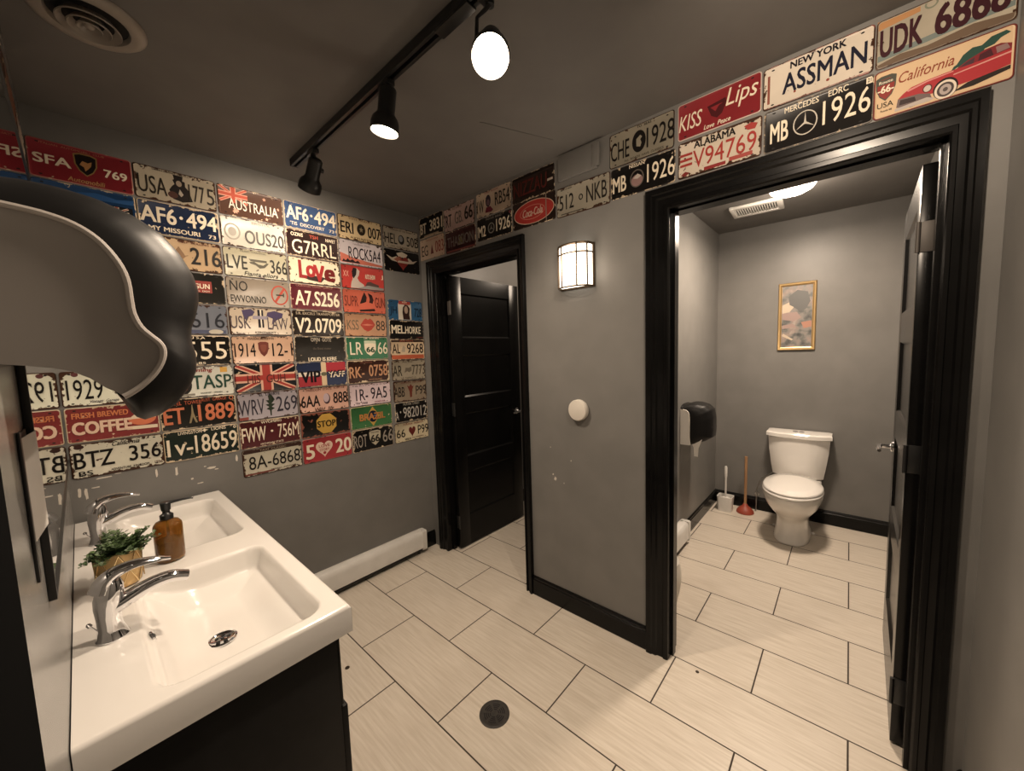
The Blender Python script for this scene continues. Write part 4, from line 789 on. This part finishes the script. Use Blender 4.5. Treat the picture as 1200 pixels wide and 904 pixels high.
# --- sixth column by the door
plate('B', 1.545, 2.434, '#aea28e', 'grey cream plate lettered HEL 50B beside the corner', [T('HEL',.21,.46,.34,.46,'#26221e',b=.0), T('50B',.82,.46,.34,.46,'#26221e',b=.0), E(ell(.50,.48,.085,.22),'#2a2828'), E(ell(.49,.52,.055,.14),'#8f8f90'), K('FREEDOM  OF  THE  ROAD',.50,.88,.6,.07,'#6a5a4a'), K('SIX  COUNTIES',.46,.12,.5,.08,'#6a5a4a')], wd=.292, ht=.152, amt=.55)
plate('B', 1.545, 2.276, '#100e0e', 'black plate with a winged red heart beside the corner', [E([(.06,.72),(.22,.62),(.34,.72),(.42,.56),(.34,.46),(.20,.50)],'#b9a894'), E([(.94,.66),(.80,.58),(.68,.72),(.60,.56),(.66,.44),(.82,.48)],'#b9a894'), E([(.34,.86),(.50,.96),(.66,.86),(.60,.70),(.40,.70)],'#c2b4a0'), E(heart(.51,.46,.17,.34),'#7c241c'), E(box4(.36,.68,.44,.54),'#b9a894'), E([(.26,.56),(.40,.74),(.46,.60),(.36,.48)],'#9a5a42')], wd=.292, ht=.152, amt=.25)
plate('B', 1.553, 1.922, '#1f567e', 'blue plate lettered JH 728 around a pale portrait shape', [T('JH',.14,.44,.20,.46,'#16283a',b=.0), T('728',.86,.44,.22,.44,'#16283a',b=-.004), E(box4(.28,.66,.02,.84),'#c9bfae'), E(box4(.30,.64,.80,.98),'#a83a2c'), E([(.42,.06),(.40,.40),(.42,.66),(.48,.80),(.56,.78),(.62,.62),(.60,.30),(.62,.06)],'#35201c'), E(ell(.51,.54,.055,.19),'#a88f7c'), K('POW',.47,.90,.14,.08,CR)], wd=.288, ht=.146, amt=.3)
plate('B', 1.553, 1.776, '#110e0d', 'black plate lettered MELHORKE in cream', [T('MEL.',.26,.52,.40,.44,CR,b=.02), T('HORKE',.68,.50,.46,.40,CR,b=.012), K('. rocket',.86,.12,.22,.07,'#8a3a2c')], wd=.290, ht=.136, rim='#3a2420', amt=.35)
plate('B', 1.553, 1.640, '#c7ad8a', 'cream plate lettered AL 9268 over an orange band', [E(box4(.03,.97,.04,.24),'#b8542e'), E(box4(.03,.97,.86,.97),'#3a2a22'), T('AL',.16,.55,.22,.46,BK,b=.0), T('9268',.71,.55,.48,.48,BK,b=-.004), E([(.30,.40),(.36,.70),(.42,.60),(.40,.36)],'#a89a84'), K('ZOO DRIVE',.46,.92,.4,.07,'#a8502e')], wd=.292, ht=.150, amt=.45)
plate('B', 1.553, 1.488, '#8f8470', 'grey tan plate lettered AR 7773 in thin dark numerals', [T('AR',.16,.48,.26,.52,'#3a342c',b=-.002), T('7773',.78,.50,.40,.50,'#4a4238',b=-.006), E([(.36,.36),(.40,.62),(.48,.60),(.56,.66),(.58,.46),(.50,.38),(.44,.44)],'#6a6052'), K('SPORT  ROAD',.46,.90,.3,.07,'#5a5044'), K('IL TOPAZ LA',.5,.12,.4,.07,'#5a5044')], wd=.290, ht=.150, amt=.55)
plate('B', 1.556, 1.335, '#83735f', 'worn brown-grey plate lettered ABB P99 with a red figure', [T('ABB',.17,.48,.30,.46,'#2a2420',b=.0), T('P99',.82,.50,.32,.44,'#3a322a',b=.0), E([(.40,.78),(.46,.70),(.52,.82),(.56,.70),(.60,.74),(.55,.50),(.54,.20),(.48,.18),(.47,.46)],'#6e2f22'), K('RIGHTEOUS  CUSTOMS',.52,.90,.6,.07,'#6a3a30')], wd=.288, ht=.156, rim='#4a3a30', amt=.75)
plate('B', 1.560, 1.177, '#151312', 'black plate lettered 982012 in pale tall numerals', [T('A',.06,.34,.08,.40,'#b8b2a8',b=0), T('982012',.60,.46,.72,.54,'#b8b2a8',b=.0), E(ell(.16,.52,.018,.05),'#b8b2a8'), K('MUSTER  STREET',.50,.88,.5,.12,'#9a9488'), E(ell(.95,.90,.02,.05),'#b8b2a8')], wd=.284, ht=.148, rim='#8a857c', amt=.4)
plate('B', 1.548, 1.026, '#c6b795', 'cream plate lettered 66 P99 around a red heart, bottom right', [T('66',.17,.46,.24,.42,BK,b=0), T('P99',.83,.50,.32,.46,BK,b=.0), E(heart(.50,.50,.10,.27),'#6a231e'), K('FOREVER  FREEDOM',.55,.88,.6,.09,'#8a4a38'), K('WILD',.36,.12,.18,.10,BK,b=.03), K('AND  WANDERFUL',.66,.14,.36,.07,'#6a4a38')], wd=.296, ht=.146, rim='#8f8468', amt=.4)
# --- above the stall doors
plate('C', -.004, 2.532, '#12100f', 'black plate lettered BT 3831 at the room corner', [T('BT',.18,.46,.26,.50,CR,b=.02), T('3831',.70,.50,.50,.52,CR,b=.012), E(box4(.20,.80,.04,.12),'#a09078')], wd=.288, ht=.148, rim='#3a302a', amt=.5)
plate('C', -.004, 2.378, '#c7ab92', 'cream plate lettered EG A083 with a red part, at the room corner', [T('EG',.20,.44,.26,.50,'#4a3a30',b=-.002), E([(.44,.22),(.50,.68),(.56,.22)],'#6a2a2a'), T('083',.80,.48,.32,.52,'#9a4a42',b=.0), K('ARGENTINA',.52,.88,.5,.07,'#a86a5a')], wd=.288, ht=.154, rim='#9a8468', amt=.3)
plate('C', -.300, 2.522, '#bd9f96', 'pinkish plate lettered RT GB.66', [T('RT',.16,.46,.20,.52,'#3a3230',b=.0), T('GB.',.50,.48,.26,.52,'#6a605a',b=.0), T('66',.82,.54,.26,.56,'#2a2422',b=.01), K('ILLINOIS',.46,.90,.3,.08,'#7a5a50')], wd=.308, ht=.154, amt=.5)
plate('C', -.304, 2.366, '#3a1414', 'dark red plate with dull grey THASSION lettering', [T('THASSION',.50,.50,.86,.46,'#6e6660',b=.0), E([(.42,.30),(.48,.62),(.56,.66),(.60,.40),(.52,.28)],'#6a6038'), E(box4(.04,.96,.06,.12),'#7a3a34')], wd=.308, ht=.148, rim='#5a2a28', amt=.35)
plate('C', -.628, 2.532, '#bfa991', 'cream plate lettered 1W RB54 around a dark bust', [T('1W',.13,.44,.20,.50,'#3a342e',b=-.002), T('RB54',.76,.54,.40,.52,'#2a2622',b=0), E(ell(.36,.58,.075,.24),'#2c2630'), E([(.26,.14),(.30,.34),(.42,.34),(.50,.16),(.44,.10)],'#6a2030'), E(ell(.36,.52,.04,.13),'#6a5058'), K('SWEET  REGGAE',.46,.92,.4,.07,'#8a3a4a')], wd=.298, ht=.150, amt=.4)
plate('C', -.628, 2.376, '#141211', 'black plate lettered M2 and 1926 beside a ringed star, over the first stall door', [T('M2',.15,.42,.22,.48,CR,b=.01), T('1926',.76,.50,.38,.52,CR,b=.0), E(ringp(.42,.46,.095,.23,.04),'#8a857c'), E(star(.42,.46,.085,.20,3,.14),'#8a857c'), K('MOTOR  BAND',.50,.88,.44,.09,'#8a8074'), E(ell(.95,.88,.03,.06),'#7a3a44')], wd=.300, ht=.140, rim='#38322e', amt=.35)
plate('C', -.934, 2.532, '#2e201a', 'dark brown plate with dull red NIZZAU letters', [T('NIZZAU',.44,.50,.78,.54,'#5c201a',b=.0), E(box4(.84,.96,.42,.50),'#b8a898'), E(box4(.02,.98,.88,.96),'#1c1512')], wd=.306, ht=.146, amt=.35)
plate('C', -.936, 2.390, '#2a1c17', 'dark brown plate with a red oval logo, above the sconce', [E(ell(.50,.50,.47,.42),'#c8a890'), E(ell(.50,.50,.455,.395),'#a8261c'), E(ringp(.47,.50,.29,.25,.02),'#c87a68'), T('Coca-Cola',.48,.50,.46,.28,'#c8a08c',b=.01,sh=.3), E(box4(.78,.80,.04,.98),'#8a7a6c')], wd=.308, ht=.154, amt=.3)
plate('C', -1.250, 2.382, '#a29a88', 'grey plate lettered 512 NKB alone left of the portrait plates', [T('512',.20,.48,.28,.50,'#2a2622',b=-.004), E(ringp(.475,.50,.04,.10,.035),'#2a2622'), T('NKB',.76,.52,.36,.54,'#2a2622',b=.0), E(box4(.10,.52,.08,.11),'#4a443c'), K('state of roads',.2,.92,.22,.06,'#5a5248')], wd=.316, ht=.152, rim='#7a7262', amt=.6)
plate('C', -1.562, 2.540, '#8d8573', 'grey plate lettered CHE 1928 with a round dark emblem', [T('CHE',.18,.46,.30,.52,BK,b=-.002), T('1928',.80,.52,.40,.54,BK,b=-.004), E(ell(.48,.52,.105,.30),BK), E([(.44,.40),(.44,.60),(.50,.68),(.53,.62),(.50,.56),(.52,.46),(.50,.36)],'#8d8573'), K('TO  SEAS',.56,.92,.22,.07,BK), K('ALL  ROADS  HAVE  CLASSICS',.55,.11,.60,.06,'#4a4338')], wd=.306, ht=.158, rim=BK, amt=.45)
plate('C', -1.568, 2.378, '#151211', 'black plate lettered MB 1926 with a pink and grey badge, left of ALABAMA', [T('MB',.15,.46,.22,.50,CR,b=.012), T('1926',.79,.52,.40,.56,CR,b=0), E(ringp(.43,.48,.11,.28,.04),'#5a524a'), E(ell(.43,.42,.09,.18),'#8a6a66'), E([(.37,.5),(.44,.62),(.50,.52),(.44,.46)],'#b0a49a'), K('NISSAN',.43,.90,.24,.11,CR)], wd=.304, ht=.142, rim='#3a3430', amt=.35)
plate('C', -1.880, 2.541, '#8a1c24', 'red KISS Lips plate above the toilet stall door', [T('KISS',.17,.46,.30,.42,CR,b=-.006,sh=.25,), T('Lips',.78,.62,.36,.56,CR,b=-.006,sh=.3), E([(.38,.66),(.60,.72),(.61,.60),(.56,.36),(.50,.28),(.43,.38)],'#4a1418'), E([(.42,.60),(.48,.46),(.52,.58),(.57,.62)],'#8a1c24'), K('Love  Peace',.50,.14,.32,.12,CR,sh=.3)], wd=.306, ht=.148, rim='#c8b0a4', amt=.12)
plate('C', -1.882, 2.384, '#c9baa6', 'white ALABAMA plate with red V94769 numerals', [T('V94769',.57,.44,.74,.48,'#9e2a22',b=.0), K('ALABAMA',.46,.83,.50,.19,'#1c1816',b=.03), *[E(box4(.03,.19,y,y+.07),'#9a2a26',part='stripe') for y in (.60,.46,.32)], E(box4(.34,.60,.06,.15),'#8a2424'), E([(.80,.86),(.88,.90),(.95,.84),(.92,.72),(.84,.74)],'#a03028'), E([(.04,.10),(.10,.18),(.16,.12),(.10,.05)],'#7a2420'), E(box4(.64,.90,.10,.20),'#a04038')], wd=.308, ht=.148, rim='#6a5040', amt=.8)
plate('C', -2.188, 2.536, '#d3c6b4', 'white NEW YORK plate lettered ASSMAN in navy', [T('ASSMAN',.57,.47,.74,.46,'#17182c',b=.015), K('NEW YORK',.52,.85,.50,.16,'#1a1620',b=.03), E(box4(.05,.075,.14,.80),'#8a4a3a'), E(box4(.02,.98,.955,.975),'#8a3a34'), E(box4(.02,.98,.03,.05),'#8a3a34'), E(ell(.62,.20,.015,.03),'#8a3a2a'), E(ell(.32,.22,.012,.025),'#8a3a2a')], wd=.306, ht=.148, rim='#8a4a40', amt=.5)
plate('C', -2.194, 2.384, '#1d1a19', 'black plate lettered MB 1926 around a large three-pointed star', [T('MB',.16,.44,.18,.46,CR,b=.02), T('1926',.77,.52,.40,.52,CR,b=.006), E(ringp(.41,.46,.115,.27,.025),'#b8b0a2'), E(star(.41,.46,.10,.245,3,.12),'#b8b0a2'), K('MERCEDES',.37,.87,.32,.13,CR,b=.01), K('EDRC',.70,.90,.17,.13,CR,b=.01), E(box4(.93,.98,.82,.95),CR), K('21',.955,.885,.03,.08,'#1d1a19')], wd=.304, ht=.152, rim='#6a625a', amt=.3)
plate('C', -2.495, 2.534, '#a99f8b', 'beige plate lettered UDK 6868 in maroon over a coast view', [E([(.01,.99),(.34,.99),(.34,.86),(.01,.80)],'#b5804a'), E([(.01,.16),(.30,.20),(.60,.24),(.99,.26),(.99,.36),(.55,.34),(.01,.28)],'#6f7a76'), E([(.01,.02),(.99,.02),(.99,.14),(.72,.22),(.40,.14),(.20,.18),(.01,.10)],'#6a5644'), T('UDK',.20,.50,.33,.56,'#3c1820',b=.03), T('6868',.70,.54,.50,.58,'#3c1820',b=.03), E(ringp(.42,.92,.05,.09,.03),'#7a7f6c')], wd=.286, ht=.148, rim='#5a4436', amt=.35)
cal = [E(box4(.03,.97,.05,.95),'#cfae84'),
 E([(.62,.60),(.66,.74),(.72,.82),(.78,.80),(.84,.90),(.93,.92),(.96,.86),(.90,.82),(.86,.74),(.80,.72),(.78,.62)],'#284a40'), E([(.57,.46),(.60,.58),(.68,.66),(.76,.64),(.70,.56),(.62,.54)],'#284a40'),
 E([(.56,.34),(.60,.50),(.70,.62),(.80,.70),(.90,.72),(.97,.66),(.97,.44)],'#7a2028'), E([(.63,.50),(.68,.58),(.74,.62),(.73,.50)],'#4a3038'), E([(.76,.52),(.77,.64),(.84,.68),(.86,.54)],'#4a2028'), E([(.88,.56),(.87,.68),(.94,.68),(.96,.58)],'#8a6a68'),
 E([(.20,.30),(.24,.38),(.30,.46),(.42,.50),(.56,.52),(.72,.52),(.97,.56),(.97,.28),(.80,.22),(.66,.20),(.40,.20),(.24,.20)],'#a82028'), E([(.26,.42),(.42,.49),(.60,.51),(.60,.49),(.42,.46),(.28,.39)],'#d0807a'), E([(.60,.44),(.97,.52),(.97,.49),(.60,.42)],'#d08a80'),
 E([(.19,.14),(.20,.30),(.36,.28),(.44,.22),(.46,.10),(.30,.06)],'#6c5a58'), E([(.21,.17),(.22,.27),(.33,.25),(.34,.16)],'#3a2c2c'), E([(.18,.12),(.42,.16),(.48,.10),(.44,.07),(.18,.07)],'#b0a49c'), E(ell(.42,.33,.035,.08),'#5a2a2a'), E(ell(.42,.33,.027,.062),'#c2b4a8'),
 E([(.60,.10),(.70,.20),(.97,.27),(.97,.20),(.74,.10)],'#2c2420'), E(ell(.55,.22,.088,.20),'#2a1c1c'), E(ell(.55,.20,.078,.178),'#d8c8b4'), E(ell(.55,.20,.060,.136),'#4a4040'), E(ell(.55,.20,.042,.098),'#a89a94'), E(ell(.55,.20,.018,.04),'#5a4f4c'),
 E(shield(.10,.62,.082,.26),'#4a4a40'), E(shield(.10,.60,.070,.21),'#8a2a22'), E(box4(.02,.18,.70,.80),'#4a4a40'), K('-66-',.10,.60,.13,.15,CR,b=.03), K('Route',.10,.75,.11,.06,CR), K('USA',.10,.28,.13,.11,'#3a3020',b=.01), K('Route 66',.11,.16,.09,.04,'#3a3020'), T('California',.40,.72,.40,.20,'#8e3c22',b=.0,sh=.3)]
plate('C', -2.495, 2.380, '#cfae84', 'cream California plate with a red classic car, at the right end', cal, wd=.288, ht=.148, rim='#7a3028', amt=.12)
# --- above the mirror, seen edge-on
plate('A', -.345, 2.400, '#b9ac98', 'pale plate above the mirror, first from the back wall', [T('ONE LIFE',.5,.5,.8,.45,BK)] if False else [], amt=.6)
plate('A', -.655, 2.400, '#8e5230', 'rusty orange plate above the mirror, second from the back wall', [], amt=.7)
plate('A', -.965, 2.400, '#4a2c20', 'dark brown plate above the mirror, third from the back wall', [], amt=.5)
